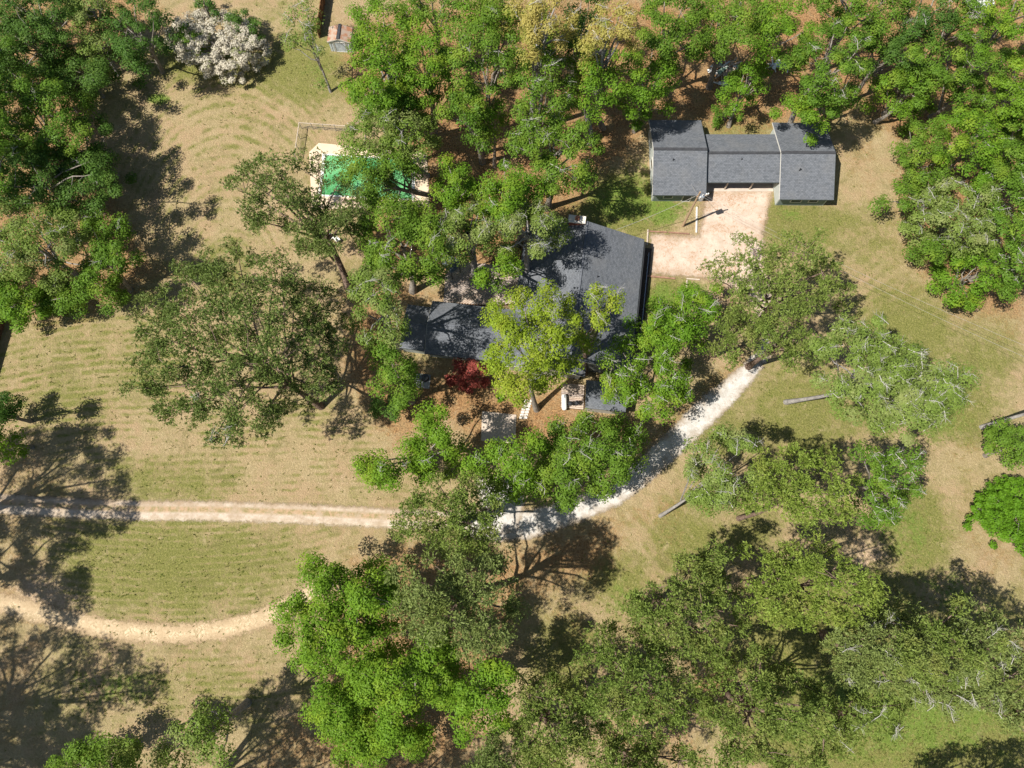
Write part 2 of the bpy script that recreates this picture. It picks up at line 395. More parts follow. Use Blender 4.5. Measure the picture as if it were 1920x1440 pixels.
worn = blob([(600, 870, 130, 60, .40), (640, 900, 90, 30, .5), (180, 700, 110, 90, .22), (80, 1120, 90, 60, .75), (1320, 450, 130, 60, .6), (1250, 560, 20, 60, .3), (1130, 1130, 50, 50, .45), (500, 1010, 70, 20, .35), (300, 1010, 20, 8, .6), (1650, 650, 90, 120, .35), (1620, 1040, 60, 40, .75), (1540, 470, 120, 90, .25), (1660, 340, 70, 110, .22),
   (1750, 520, 60, 60, .3), (530, 330, 90, 70, .22), (330, 220, 60, 30, .22), (1790, 940, 60, 60, .45), (450, 1200, 90, 20, .2), (690, 30, 120, 60, .5), (940, 300, 60, 60, .2)])
# mowing passes
phase = np.zeros(PX.shape); mst = np.zeros(PX.shape)
def mow(mask, ph):
    global phase, mst
    phase = np.where(mask > mst, ph, phase); mst = np.maximum(mst, mask)
mow(blob([(330, 1060, 260, 120, 1)]), np.hypot((PX-330)/2.3, PY-760)/14)
mow(blob([(180, 720, 220, 160, .9)]), np.hypot((PX-260)/1.4, (PY-1250))/14)
mow(blob([(500, 800, 260, 160, .8)]), (PY+.03*PX)/14)
mow(blob([(420, 270, 190, 220, .75)]), np.hypot((PX-430), (PY-560)*.62)/12)
mow(blob([(450, 940, 330, 60, .5)]), (PY)/13)
mow(blob([(480, 1280, 200, 120, .5)]), np.hypot((PX-330)/2.0, PY-760)/15)
mow(blob([(1640, 640, 170, 140, .5)]), (PX*.6+PY)/24)
mow(blob([(1270, 1030, 120, 140, .5)]), (PX*.7-PY*.6)/20)
for nm, A in (('litter', litter), ('green', green), ('lush', lush), ('worn', worn), ('mow_phase', phase), ('mow_strength', mst)):
    at = ground.data.attributes.new(nm, 'FLOAT', 'POINT'); at.data.foreach_set('value', A.ravel().astype(np.float32))

LAY = [0.004]
def patch(name, poly, mat, label, step=.35, center=None, pad=.8, z=None):
    """ground-hugging sheet: poly is in world metres; 'edge' holds metres to the outline"""
    lo = poly.min(0)-pad; hi = poly.max(0)+pad
    X, Y = np.meshgrid(np.arange(lo[0], hi[0]+step, step), np.arange(lo[1], hi[1]+step, step))
    d = edist(poly, X, Y); ins = inside(poly, X, Y); sd = np.where(ins, d, -d)
    ny_, nx_ = X.shape
    if z is None: LAY[0] += .004; z = LAY[0]
    I = np.arange(ny_*nx_).reshape(ny_, nx_)
    keep = (np.maximum.reduce([sd[:-1, :-1], sd[1:, :-1], sd[:-1, 1:], sd[1:, 1:]]) > -pad)
    f = np.stack([I[:-1, :-1][keep], I[:-1, 1:][keep], I[1:, 1:][keep], I[1:, :-1][keep]], 1)
    used = np.unique(f); mp = np.full(ny_*nx_, -1); mp[used] = np.arange(len(used)); f = mp[f]
    V = np.stack([X.ravel()[used], Y.ravel()[used], np.full(len(used), z)], 1)
    o = fastmesh(name, V, 4, mat, faces=f)
    at = o.data.attributes.new('edge', 'FLOAT', 'POINT'); at.data.foreach_set('value', sd.ravel()[used].astype(np.float32))
    if center is not None:
        cl, hw = center; ac = np.zeros(len(V)); best = np.full(len(V), 1e9)
        for i in range(len(cl)-1):
            a, b = cl[i], cl[i+1]; e = b-a; t = np.clip(((V[:, 0]-a[0])*e[0]+(V[:, 1]-a[1])*e[1])/(e@e), 0, 1)
            ddx = V[:, 0]-a[0]-t*e[0]; ddy = V[:, 1]-a[1]-t*e[1]; dd = np.hypot(ddx, ddy)
            sg = (e[0]*ddy-e[1]*ddx)/np.linalg.norm(e)/hw
            ac = np.where(dd < best, sg, ac); best = np.minimum(best, dd)
        at = o.data.attributes.new('across', 'FLOAT', 'POINT'); at.data.foreach_set('value', ac.astype(np.float32))
    return tag(o, label, kind='structure')
def wpoly(s): q = parse(s); return P(q[:, 0], q[:, 1], 0)[:, :2]
def ribbon(s, hw):
    c = wpoly(s); t = np.gradient(c, axis=0); t /= np.linalg.norm(t, axis=1)[:, None]; n = np.stack([-t[:, 1], t[:, 0]], 1)
    hw = np.broadcast_to(hw, (len(c),))[:, None]
    return np.concatenate([c+n*hw, (c-n*hw)[::-1]]), c
white_gravel = patchmat('white_gravel', (.46, .44, .40), (.62, .60, .56), (.36, .32, .28), 1.0, .5, (.25, .18, .12), .65)
dirt_cream = patchmat('cream_dirt', (.52, .40, .25), (.64, .50, .33), (.42, .31, .18), 1.5, .4, (.16, .13, .06), .95, scale=1.0, cracks=True)
court_grit = patchmat('pinkish_gravel', (.52, .42, .34), (.60, .50, .41), (.44, .33, .25), 1.3, .7, (.30, .15, .07), .9, drift=True)
track_mat = patchmat('gravel_track', (.46, .38, .30), (.55, .47, .38), (.38, .29, .21), .8, .5, (.26, .17, .09), .65, track=True)
pl, c = ribbon("-160,930 0,944 120,952 260,957 400,958 560,963 700,970 800,975 900,978", 1.3)
patch('gravel_driveway', pl, track_mat, 'two-track gravel driveway from the left edge to the trees', center=(c, 1.3))
pl, c = ribbon("-90,1120 0,1132 70,1148 150,1168 200,1180 262,1186 330,1189 420,1180 490,1160 560,1125 610,1098", 1.2)
patch('dirt_track', pl, dirt_cream, 'cream washed-out dirt track curving under the lawn', center=(c, 1.0))
pl, c = ribbon("870,985 930,985 1000,982 1080,955 1150,925 1210,880 1270,825 1330,765 1370,730 1410,690 1440,650 1440,600 1435,540", np.array([1.7, 2.0, 1.75, 1.7, 1.65, 1.6, 1.6, 1.75, 1.5, 1.2, 1.0, .9, 1.0]))
patch('white_gravel_drive', pl, white_gravel, 'white gravel drive running diagonally past the house')
patch('gravel_parking', wpoly("885,893 965,890 990,930 975,1000 925,1010 900,960"), white_gravel, 'white gravel spur below the oak trees')
patch('gravel_court', wpoly("1316,372 1334,350 1455,350 1450,375 1436,440 1440,500 1470,560 1450,620 1420,620 1400,560 1330,528 1266,522 1214,517 1215,434 1292,438 1308,438"), court_grit, 'pinkish gravel court between house and garage', pad=1.1)
# concrete pad with a clean edge
pad_ = empty('parking_pad', (*P(935, 800)[:2], 0), 'pale concrete pad beside the stepping stones', 'slab')
q = wpoly("904,771 968,778 966,832 902,826"); prism('slab', q, .0, .09, CONC, pad_)

# ------------------------------------------------------------------ buildings
def frame4(corners, z):
    q = np.array([P(x, y, z)[:2] for x, y in corners])   # NW NE SE SW
    c = q.mean(0); ux = (q[1]-q[0])+(q[2]-q[3]); ux /= np.linalg.norm(ux); uy = np.array([-ux[1], ux[0]])
    W = ((q[1]-q[0])@ux+(q[2]-q[3])@ux)/2; D = ((q[0]-q[3])@uy+(q[1]-q[2])@uy)/2
    return c, ux, uy, W, D
def gable(par, c, ux, uy, W, D, ze, zr, along='x', oh=.45, ohg=.3, roof=ROOF, wall=WALL, open_side=None, th=.14, cap=None):
    """roof outline W x D at eave height ze; ridge along 'x' (ux) or 'y' (uy)"""
    if along == 'y': a, b, La, Lb = uy, -ux, D, W
    else: a, b, La, Lb = ux, uy, W, D
    def w3(s, t, z): p = c+a*s+b*t; return np.array([p[0], p[1], z])
    ha, hb = La/2, Lb/2; sl_ = (zr-ze)/hb
    n = np.array([-sl_, 1]); n /= np.linalg.norm(n)
    for sg in (1, -1):
        top = [w3(-ha, sg*hb, ze), w3(ha, sg*hb, ze), w3(ha, sg*.004, zr), w3(-ha, sg*.004, zr)]
        bot = [p-np.array([0, 0, th]) for p in top]
        f = [(0, 1, 2, 3), (7, 6, 5, 4), (0, 4, 5, 1), (1, 5, 6, 2), (2, 6, 7, 3), (3, 7, 4, 0)]
        if sg < 0: f = [tuple(reversed(x)) for x in f]
        mesh('roof_slope', top+bot, f, roof, par)
        e0 = w3(-ha+.02, sg*(hb+.012), ze-th/2-.02); e1 = w3(ha-.02, sg*(hb+.012), ze-th/2-.02)
        beam('fascia', e0, e1, .03, .15, FASC, par)
    r0 = w3(-ha, 0, zr+.03); r1 = w3(ha, 0, zr+.03)
    beam('ridge_cap', r0, r1, .34 if cap is None else .2, .07, cap or RIDGE, par)
    # walls
    wa, wb = ha-ohg, hb-oh; zt = ze-th+sl_*oh-.03; zp = zr-th-.03
    zt = zt-.0
    for sg in (1, -1):                       # gable ends
        v = [w3(sg*wa, -wb, 0), w3(sg*wa, wb, 0), w3(sg*wa, wb, zt), w3(sg*wa, 0, zp), w3(sg*wa, -wb, zt)]
        v2 = [w3(sg*(wa-.15), t, z) for t, z in ((-wb, 0), (wb, 0), (wb, zt), (0, zp), (-wb, zt))]
        f = [(0, 1, 2, 3, 4), (9, 8, 7, 6, 5)]+[(i, i+5, (i+1) % 5+5, (i+1) % 5) for i in range(5)]
        if sg < 0: f = [tuple(reversed(x)) for x in f]
        mesh('gable_wall', v+v2, f, wall, par)
        for sb in (1, -1):                   # barge boards
            beam('barge_board', w3(sg*(ha+.012), sb*hb, ze-th/2-.02), w3(sg*(ha+.012), sb*.05, zr-th/2-.02), .025, .16, TRIM if sg < 0 else FASC, par)
    for sg in (1, -1):
        if open_side == sg: continue
        v = [w3(-wa+.152, sg*wb, 0), w3(wa-.152, sg*wb, 0), w3(wa-.152, sg*wb, zt), w3(-wa+.152, sg*wb, zt)]
        v2 = [w3(s, sg*(wb-.15), z) for s, z in ((-wa+.152, 0), (wa-.152, 0), (wa-.152, zt), (-wa+.152, zt))]
        f = [(0, 1, 2, 3), (7, 6, 5, 4), (0, 4, 5, 1), (1, 5, 6, 2), (2, 6, 7, 3), (3, 7, 4, 0)]
        if sg < 0: pass
        mesh('wall', v+v2, f, WALL_SHADE if wall is WALL and sg < 0 else wall, par)  # front walls get the siding colour with shade painted in
    return w3, wa, wb

def opening(par, name, w3, s0, s1, t, z0, z1, mat, fr=TRIM, dirt=-1, swap=False):
    """door or window standing 2 cm proud of a long wall (t const) or a gable wall (swap)"""
    g = (lambda s, tt, z: w3(tt, s, z)) if swap else w3
    tt = t+dirt*.03
    def bx(nm, sa, sb, za, zb, ta, tb, m, p):
        v = [g(s, q, z) for z in (za, zb) for q in (ta, tb) for s in (sa, sb)]
        return mesh(nm, v, BF, m, p)
    o = bx(name, s0, s1, z0, z1, t+dirt*.002, tt, mat, par)
    for (sa, sb, za, zb) in ((s0-.09, s0, z0-.09, z1+.09), (s1, s1+.09, z0-.09, z1+.09), (s0, s1, z1, z1+.09), (s0, s1, z0-.09, z0)):
        bx('trim', sa, sb, max(za, .01), zb, t+dirt*.002, t+dirt*.06, fr, par)
    return o

gar = empty('garage', (*P(1390, 360)[:2], 0), 'grey shingled garage of two wings joined by an open carport', 'garage')
cL, ux, uy, W_, D_ = frame4([(1221, 225), (1318, 226), (1320, 366), (1219.5, 366)], 2.3)
w3L, waL, wbL = gable(gar, cL, ux, uy, W_, D_, 2.3, 4.05)
opening(gar, 'window', w3L, -1.6, -.6, -wbL, .9, 1.8, GLASS); opening(gar, 'door', w3L, .8, 1.75, -wbL, .05, 2.0, FASC)
opening(gar, 'window', w3L, -1.0, .2, -waL, .9, 1.8, GLASS, swap=True)
cR, ux, uy, W_, D_ = frame4([(1450, 229.5), (1552.5, 231), (1557.5, 374), (1460, 374)], 2.3)
w3R, waR, wbR = gable(gar, cR, ux, uy, W_, D_, 2.3, 4.05)
opening(gar, 'window', w3R, -1.4, -.2, -wbR, .9, 1.8, GLASS); opening(gar, 'window', w3R, .8, 1.8, -wbR, .9, 1.8, GLASS)
# carport between the wings
q = np.array([P(1324, 251, 2.3)[:2], P(1455, 253, 2.3)[:2], P(1456, 343, 2.3)[:2], P(1324, 341, 2.3)[:2]])
xl = cL[0]+3.15; xr = cR[0]-2.96; yn = q[:2, 1].mean(); ysr = q[2:, 1].mean()
cM = np.array([(xl+xr)/2, (yn+ysr)/2]); ux = np.array([1., 0]); uy = np.array([0, 1.])
w3M, waM, wbM = gable(gar, cM, ux, uy, xr-xl, yn-ysr, 2.3, 3.45, open_side=-1, ohg=.01, oh=.4)
prism('carport_floor', [(xl+.1, ysr+.05), (xr-.1, ysr+.05), (xr-.1, yn-.6), (xl+.1, yn-.6)], 0, .07, CONC, gar)
for fx in (1/3, 2/3):
    xx = xl+(xr-xl)*fx
    box('post', (xx, ysr+.35, 1.06), (.14, .14, 1.98), TIMB, gar)
beam('header', (xl+.2, ysr+.35, 2.12), (xr-.2, ysr+.35, 2.12), .12, .22, TRIM, gar)
for k, xx in enumerate(np.linspace(xl+.8, xr-.8, 3)):
    box('storage_shelf', (xx, yn-.95, .5), (1.6, .5, .9), WOODD, gar)

for (x, y, z) in ((1262, 300, 3.7), (1390, 300, 3.1), (1500, 318, 3.6), (1530, 262, 3.4)):
    p = P(x, y, z); cyl('vent_pipe', (p[0], p[1], z-.25), (p[0], p[1], z+.3), .06, DARK, gar, 8)
# main house
NE = P(1208, 449, 2.6)[:2]; SEd = P(1190.4, 622.8, 2.6)[:2]
hy = (NE-SEd)/np.linalg.norm(NE-SEd); hx = np.array([hy[1], -hy[0]])      # north, east
def hl(x, y): return NE+hx*x+hy*y
HW = 14.1; HL = 16.6
hc = hl(-HW/2, -HL/2)
house = empty('house', (*hc, 0), 'dark grey shingled house among the trees, long roof turned to the gravel court', 'house')
w3H, waH, wbH = gable(house, hc, hx, hy, HW, HL, 2.6, 5.3, along='y', cap=SHC, roof=ROOFH, wall=simple('house_siding', (.20, .21, .20), .8, .1))
for s in (-5, -1.5, 2.5, 5.5): opening(house, 'window', w3H, s-.6, s+.6, -wbH, .9, 2.0, GLASS)
# west wing
cw, wx, wy, W_, D_ = frame4([(808, 563), (1020, 588), (1013, 686), (799, 664)], 2.6)
gable(house, cw, wx, wy, W_, D_, 2.6, 3.9, cap=SHC, roof=ROOFW, wall=simple('wing_siding', (.26, .28, .26), .8, .1))
w3B, waB, wbB = gable(house, *frame4([(762, 571), (806.5, 576), (797.5, 659), (753, 652)], 2.35), 2.35, 3.4, cap=SHC, roof=ROOFW, oh=.3, ohg=.05, wall=simple('wing_siding_pale', (.33, .36, .33), .8, .1))
# front extension with a low lean-to roof
fq = [P(1099, 712, 2.9)[:2], P(1178, 722, 2.9)[:2], P(1173, 773, 2.3)[:2], P(1097, 765, 2.3)[:2]]
tv = [(fq[0][0], fq[0][1], 2.9), (fq[1][0], fq[1][1], 2.9), (fq[2][0], fq[2][1], 2.3), (fq[3][0], fq[3][1], 2.3)]
mesh('porch_roof', tv+[(x, y, z-.13) for x, y, z in tv], [(3, 2, 1, 0), (4, 5, 6, 7), (0, 1, 5, 4), (1, 2, 6, 5), (2, 3, 7, 6), (3, 0, 4, 7)], ROOFW, house)
cq = np.mean(fq, 0); iq = [cq+(p-cq)*.9 for p in fq]
prism('porch_wall', iq, 0, 2.12, simple('porch_siding', (.45, .42, .36), .8, .1), house)
# second low roof joining the main block and the wing (under the yellow-green tree)
gable(house, hl(-9.6, -14.0), hx, hy, 9.0, 7.4, 2.5, 4.3, along='y', cap=SHC, roof=ROOFH, wall=simple('front_siding', (.36, .35, .31), .8, .1))
# roof vents and dark plumbing pipes
for (x, y, z) in ((1133, 428, 3.9), (1120, 520, 4.4), (1150, 560, 3.6)):
    p = P(x, y, z); cyl('vent_pipe', (p[0], p[1], z-.3), (p[0], p[1], z+.35), .09, DARK, house)
# chimney built of brick with a pale cap
p0 = P(1082, 411, 5.6); ch = box('chimney', (p0[0], p0[1], 2.75), (1.75, .75, 5.5), BRICKM, house, rz=-.13)
o = box('chimney_cap', (p0[0], p0[1], 5.56), (2.0, .95, .12), simple('chimney_cap', (.68, .63, .56), .8, .1), house, rz=-.13)
cyl('flue', (p0[0]+.05, p0[1]+.05, 5.62), (p0[0]+.05, p0[1]+.05, 5.95), .27, simple('clay_flue', (.36, .15, .09)), house)
# gutter and rail on the court side
beam('gutter', (*hl(.14, -.3), 2.42), (*hl(.14, -HL+.3), 2.42), .13, .11, DARK, house)
rail = empty('side_railing', (*hl(1.2, -5), 0), 'thin dark rail in the shadow strip beside the house', 'railing')
beam('top_rail', (*hl(.95, -.8), .95), (*hl(.95, -11.5), .95), .06, .06, GREYM, rail)
for k in range(7):
    p = hl(.95, -.8-k*1.78); box('post', (p[0], p[1], .46), (.06, .06, .92), GREYM, rail)
walk = empty('side_walk', (*hl(.9, -5), 0), 'narrow walk coloured dark with roof shadow along the court side of the house', 'walkway')
prism('slab', [hl(-.2, 0.2), hl(1.35, .2), hl(1.35, -12), hl(-.2, -12)], 0, .07, simple('walk_roof_shade', (.07, .055, .045), .9), walk)  # near-black slab colour stands in for the roof's cast shadow

# wooden deck behind the house: single boards
deck = empty('deck', (*P(900, 530, .5)[:2], 0), 'weathered grey-brown wooden deck in the angle behind the house', 'deck')
dq = parse("836,500 880,492 978,500 980,566 925,573 831,566"); dp = P(dq[:, 0], dq[:, 1], .55)[:, :2]
prism('deck_frame', dp, 0.02, .46, WOODD, deck)
dd = np.array([math.cos(math.radians(33)), math.sin(math.radians(33))]); dn = np.array([-dd[1], dd[0]])
def clipline(poly, o, d):
    ts = []
    n = len(poly)
    for i in range(n):
        a, b = poly[i], poly[(i+1) % n]; e = b-a; den = d[0]*e[1]-d[1]*e[0]
        if abs(den) < 1e-9: continue
        r = a-o; t = (r[0]*e[1]-r[1]*e[0])/den; s = (r[0]*d[1]-r[1]*d[0])/den
        if 0 <= s <= 1: ts.append(t)
    return (min(ts), max(ts)) if len(ts) >= 2 else None
dc = dp.mean(0); WDS = [simple('deck_board_%s' % n_, c_, .9, .2, 2) for n_, c_ in (('tan', (.44, .34, .27)), ('grey', (.37, .31, .27)), ('pale', (.50, .41, .33)))]
rr = random.Random(2)
for k in range(-45, 46):
    o_ = dc+dn*k*.2; r = clipline(dp, o_, dd)
    if r and r[1]-r[0] > .3:
        a = o_+dd*(r[0]+.02); b = o_+dd*(r[1]-.02)
        beam('plank', (*a, .50+rr.uniform(-.006, .006)), (*b, .50), .17, .05, rr.choice(WDS), deck)
cn = empty('patio_canopy', (*P(838, 492)[:2], 0), 'small dark blue-grey canopy roof at the corner of the deck', 'canopy')
cp = P([828, 846, 862, 862, 846, 830], [484, 478, 488, 500, 512, 500], 2.3)
apex = cp.mean(0)+[0, 0, .5]
mesh('canopy_top', list(cp)+[apex], [((i+1) % 6, i, 6) for i in range(6)]+[(0, 1, 2, 3, 4, 5)], simple('canopy_cloth', (.10, .125, .155)), cn)
for i in (0, 1, 3, 4):
    q = cp[i]*.97+cp.mean(0)*.03; cyl('post', (q[0], q[1], 0), (q[0], q[1], 2.29), .05, DARK, cn, 8)

# ------------------------------------------------------------------ pool
pool = empty('swimming_pool', (*P(690, 330)[:2], 0), 'rectangular green-water swimming pool with white coping half hidden by trees', 'swimming pool')
pq = [P(611, 292)[:2], P(773, 302)[:2], P(772, 374)[:2], P(603, 366)[:2]]
pc = np.mean(pq, 0)
def ring(name, inner, outer, z0, z1, mat, par):
    n = len(inner)
    v = [(*p, z1) for p in outer]+[(*p, z1) for p in inner]+[(*p, z0) for p in outer]+[(*p, z0) for p in inner]
    f = []
    for i in range(n):
        j = (i+1) % n
        f += [(i, j, n+j, n+i), (2*n+i, 3*n+i, 3*n+j, 2*n+j), (i, 2*n+i, 2*n+j, j), (n+i, n+j, 3*n+j, 3*n+i)]
    return mesh(name, v, f, mat, par)
outer = [p+(p-pc)/np.linalg.norm(p-pc)*.42 for p in pq]
ring('coping', pq, outer, .0, .16, WHITE, pool)
b = NB('pool_water')
wv = b.noise(2.2, 3); cau = b.n('ShaderNodeTexVoronoi', feature='DISTANCE_TO_EDGE'); cau.inputs['Scale'].default_value = 2.2
b.L(b.tc.outputs['Object'], cau.inputs['Vector'])
col = b.mix(b.ramp(b.noise(.22, 3), .4, .6), (.05, .23, .07), (.15, .42, .17)); b.bump(wv, .25, .05)
WATER = b.done(b.mix(b.ramp(cau.outputs[0], 0, .08, .3, 0), col, (.28, .60, .38)), .08)  # pale web paints caustic light into the water colour
WATER.node_tree.nodes['Principled BSDF'].inputs['Specular IOR Level'].default_value = .5
prism('water', [pc+(p-pc)*.995 for p in pq], .003, .07, WATER, pool)
for k in range(3):
    a = pq[0]*(1-.0)+(pq[3]-pq[0])*.05
pd = empty('pool_deck', (*P(690, 290)[:2], 0), 'peach concrete paving around the green pool', 'paving')
oq = [P(*t)[:2] for t in ((598, 269), (655, 274), (800, 289), (806, 392), (585, 392), (580, 286))]
big = outer
v = [(*p, .11) for p in big]+[(*p, .11) for p in oq]+[(*p, 0) for p in oq]
f = [(4, 5, 1, 0)[::-1], (5, 6, 1)[::-1], (6, 7, 2, 1)[::-1], (7, 8, 3, 2)[::-1], (8, 9, 0, 3)[::-1], (9, 4, 0)[::-1]]
f += [(4+i, 4+(i+1) % 6, 10+(i+1) % 6, 10+i) for i in range(6)]
mesh('paving_slab', v, f, CONCP, pd)
# chain-link fence round the pool
fence = empty('pool_fence', (*P(565, 238)[:2], 0), 'low pale metal chain-link fence around the pool corner', 'fence')
fp = [P(557, 300), P(566, 241), P(652, 247)]
cl = NB('chain_link'); br = cl.n('ShaderNodeTexChecker'); br.inputs['Scale'].default_value = 26
tb = cl.n('ShaderNodeBsdfTransparent'); mx = cl.n('ShaderNodeMixShader'); cl.setin(cl.p.inputs['Base Color'], (.45, .45, .43))
cl.L(cl.tc.outputs['Object'], br.inputs['Vector'])
mx.inputs[0].default_value = .22; cl.L(tb.outputs[0], mx.inputs[1]); cl.L(cl.p.outputs[0], mx.inputs[2]); cl.L(mx.outputs[0], cl.out.inputs[0])
for a, b_ in zip(fp[:-1], fp[1:]):
    n_ = max(2, int(np.linalg.norm(b_-a)/1.3))
    for i in range(n_+1):
        q = a+(b_-a)*i/n_
        if i == 0 and a is fp[1]: continue
        cyl('post', (q[0], q[1], 0), (q[0], q[1], 1.28), .045, GREYM, fence, 8)
    u = np.array([0, 0, 1.])
    beam('top_rail', a+u*1.24, b_+u*1.24, .07, .05, TIMB, fence)
    mesh('mesh_panel', [a+u*.05, b_+u*.05, b_+u*1.2, a+u*1.2], [(0, 1, 2, 3)], cl.m, fence)

# pool furniture
def chair(px, py, rz, mat, label):
    p = P(px, py, .11 if py < 400 else 0); z = p[2]
    r = empty('patio_chair', tuple(p), label, 'chair', 'chairs around the pool')
    c_, s_ = math.cos(rz), math.sin(rz)
    L_ = lambda x, y, zz: (p[0]+x*c_-y*s_, p[1]+x*s_+y*c_, z+zz)
    box('seat', L_(0, 0, .42), (.55, .55, .05), mat, r, rz=rz)
    box('backrest', L_(0, .27, .72), (.55, .05, .5), mat, r, rz=rz)
    for x in (-.24, .24):
        for y in (-.24, .24): box('leg', L_(x, y, .2), (.05, .05, .39), mat, r, rz=rz)
        box('armrest', L_(x, 0, .62), (.06, .5, .04), mat, r, rz=rz)
PINK = simple('faded_pink_plastic', (.55, .38, .36), .6, .1)
chair(622, 447, .6, WHITE, 'white patio chair on the grass under the dark pine'); chair(634, 452, 2.4, WHITE, 'white patio chair turned away beside the first, under the dark pine')
chair(652, 381, 1.2, PINK, 'faded pink patio chair on the paving below the pool')

# ------------------------------------------------------------------ tin shed and board fence at the top
shed = empty('garden_shed', (*P(636, 75)[:2], 0), 'small tin shed with rusty brown roof and bluish white front', 'shed')
cs, sx, sy, W_, D_ = frame4([(617, 50), (661, 52), (657, 80), (613, 78)], 1.9)
RUST = NB('rusty_tin')
st = RUST.n('ShaderNodeTexWave'); st.inputs['Scale'].default_value = 4; st.inputs['Distortion'].default_value = .3
RUST.L(RUST.tc.outputs['Object'], st.inputs['Vector'])
rc = RUST.mix(RUST.ramp(RUST.noise(1.3, 4), .4, .6), (.42, .33, .26), (.38, .17, .09)); RUST.bump(st.outputs['Fac'], .4, .03)
RUST = RUST.done(RUST.mix(RUST.ramp(st.outputs['Fac'], .3, .7, 0, .25), rc, (.2, .14, .1)), .7)
w3S, waS, wbS = gable(shed, cs, sx, sy, W_, D_, 1.9, 2.45, along='y', oh=.12, ohg=.1, roof=RUST, wall=simple('tin_wall', (.52, .58, .64), .6, .08))
opening(shed, 'door', w3S, -.7, .7, -waS, .05, 1.7, simple('tin_door', (.48, .53, .58), .6), swap=True)
# ribs on the shed front
for k in range(9):
    s_ = -wbS+.2+k*(2*wbS-.4)/8
    if abs(s_) < .8: continue
    a = w3S(-waS-.02, s_, .05); b_ = w3S(-waS-.02, s_, 1.75); beam('rib', a, b_, .05, .03, WHITE, shed)
def board_fence(a, b, h, label, n, mat=WOODD, thick=.06, wide=None):
    r = empty('board_fence', tuple((a+b)/2*[1, 1, 0]), label, 'fence'); u = b-a
    for i in range(n):
        q0 = a+u*(i+.03)/n; q1 = a+u*(i+.97)/n; z = h*random.Random(i).uniform(.96, 1.0)
        beam('board', q0+[0, 0, z/2], q1+[0, 0, z/2], thick, z, mat, r)
    for i in range(0, n+1, 8):
        q = a+u*min(i/n, 1); box('post', (q[0]+.09, q[1], h/2+.04), (.1, .1, h+.08), mat, r)
    for z in (.35, h-.3): beam('rail', a+[.05+thick/2, 0, z], b+[.05+thick/2, 0, z], .05, .09, mat, r)
board_fence(P(619, -60), P(599, 72), 1.8, 'brown board fence running up from the tin shed', 60, simple('fence_brown', (.20, .10, .045), .9, .3, 5), .07)
board_fence(P(-38, 770), P(22, 560), 1.9, 'dark board fence at the left edge of the lawn', 90, simple('fence_dark', (.16, .09, .06), .9, .3, 5), .07)

# ------------------------------------------------------------------ pole, wires, timbers, small things
pole = empty('utility_pole', tuple(P(1280, 424)), 'leaning-looking wooden utility pole with grey transformer by the garage', 'utility pole')
pb = P(1280, 424); pt = P(1313, 360, 7.4)
cyl('post', pb, pt, .15, POLE, pole, 12, .10)
for z, L_ in ((6.6, 1.5),):
    q = pb+(pt-pb)*z/7.4; beam('crossarm', q+[-.2, -.1, 0], q+[1.1, .12, 0], .1, .1, POLE, pole)
q = pb+(pt-pb)*.88
cyl('transformer', q+[.42, -.12, -.5], q+[.42, -.12, .35], .25, GREYM, pole, 14); cyl('bushing', q+[.42, -.12, .35], q+[.42, -.12, .6], .06, WHITE, pole, 8)
for dx_, dy_ in ((.9, .1), (1.1, .15), (.15, -.3)):
    cyl('insulator', q+[dx_, dy_, .1], q+[dx_, dy_, .42], .08, WHITE, pole, 8)
box('bracket', q+[.2, -.05, -.1], (.4, .12, .5), GREYM, pole)
def wire(a, b, sag, label, r=.012, par=None):
    t = np.linspace(0, 1, 24)[:, None]; pts = a+(b-a)*t; pts[:, 2] -= sag*4*(t[:, 0]-t[:, 0]**2)
    T = Tubes(); T.add(pts, r, 4); o = T.build('power_line', simple('wire_grey', (.35, .33, .31), .6) if 'wire_grey' not in bpy.data.materials else bpy.data.materials['wire_grey'])
    return tag(o, label, 'power line')
wire(pt-[0, 0, .5], P(1140, 436, 3.6), .5, 'thin wire from the pole down to the house roof', .022)
wire(pt-[0, 0, .9], P(1296, 345, 3.1), .1, 'short wire dropping from the pole to the left garage wing', .018)
wire(pt-[0, 0, .2], P(2050, 700, 7.6), 1.2, 'long thin wire from the pole across the right-hand lawn', .014)
wire(pt-[0, 0, .6]+[.3, -.2, 0], P(2050, 725, 7.2), 1.2, 'second long thin wire just below the first across the lawn', .014)

def timber(a, b, w_, h_, mat, label):
    o = beam('garden_timber', P(*a)+[0, 0, h_/2], P(*b)+[0, 0, h_/2], w_, h_, mat); return tag(o, label, 'timber', 'landscape timbers edging the gravel')
timber((1215, 434), (1250, 436), .16, .15, TIMBD, 'rusty timber at the top left corner of the gravel court')
timber((1253, 436.2), (1292, 439), .16, .15, TIMBD, 'rusty timber between court and lawn, ending below the pole')
timber((1214.5, 431), (1213, 460), .16, .15, TIMB, 'short pale timber at the left corner of the court by the house')
timber((1306, 389), (1305, 437), .2, .18, STONE, 'pale white timber standing along the court beside the pole')
timber((1213, 518), (1266, 523), .18, .17, TIMBD, 'brown timber edging the bottom of the court by the house')
timber((1287, 523), (1312, 525), .15, .14, TIMB, 'pale timber below the court under the tree edge')
timber((1287.5, 526), (1287, 547), .15, .14, TIMB, 'pale timber running down from the court corner into the grass')
timber((1371, 558), (1379, 575), .32, .2, TIMBD, 'short dark plank lying in leaf litter under the pine')

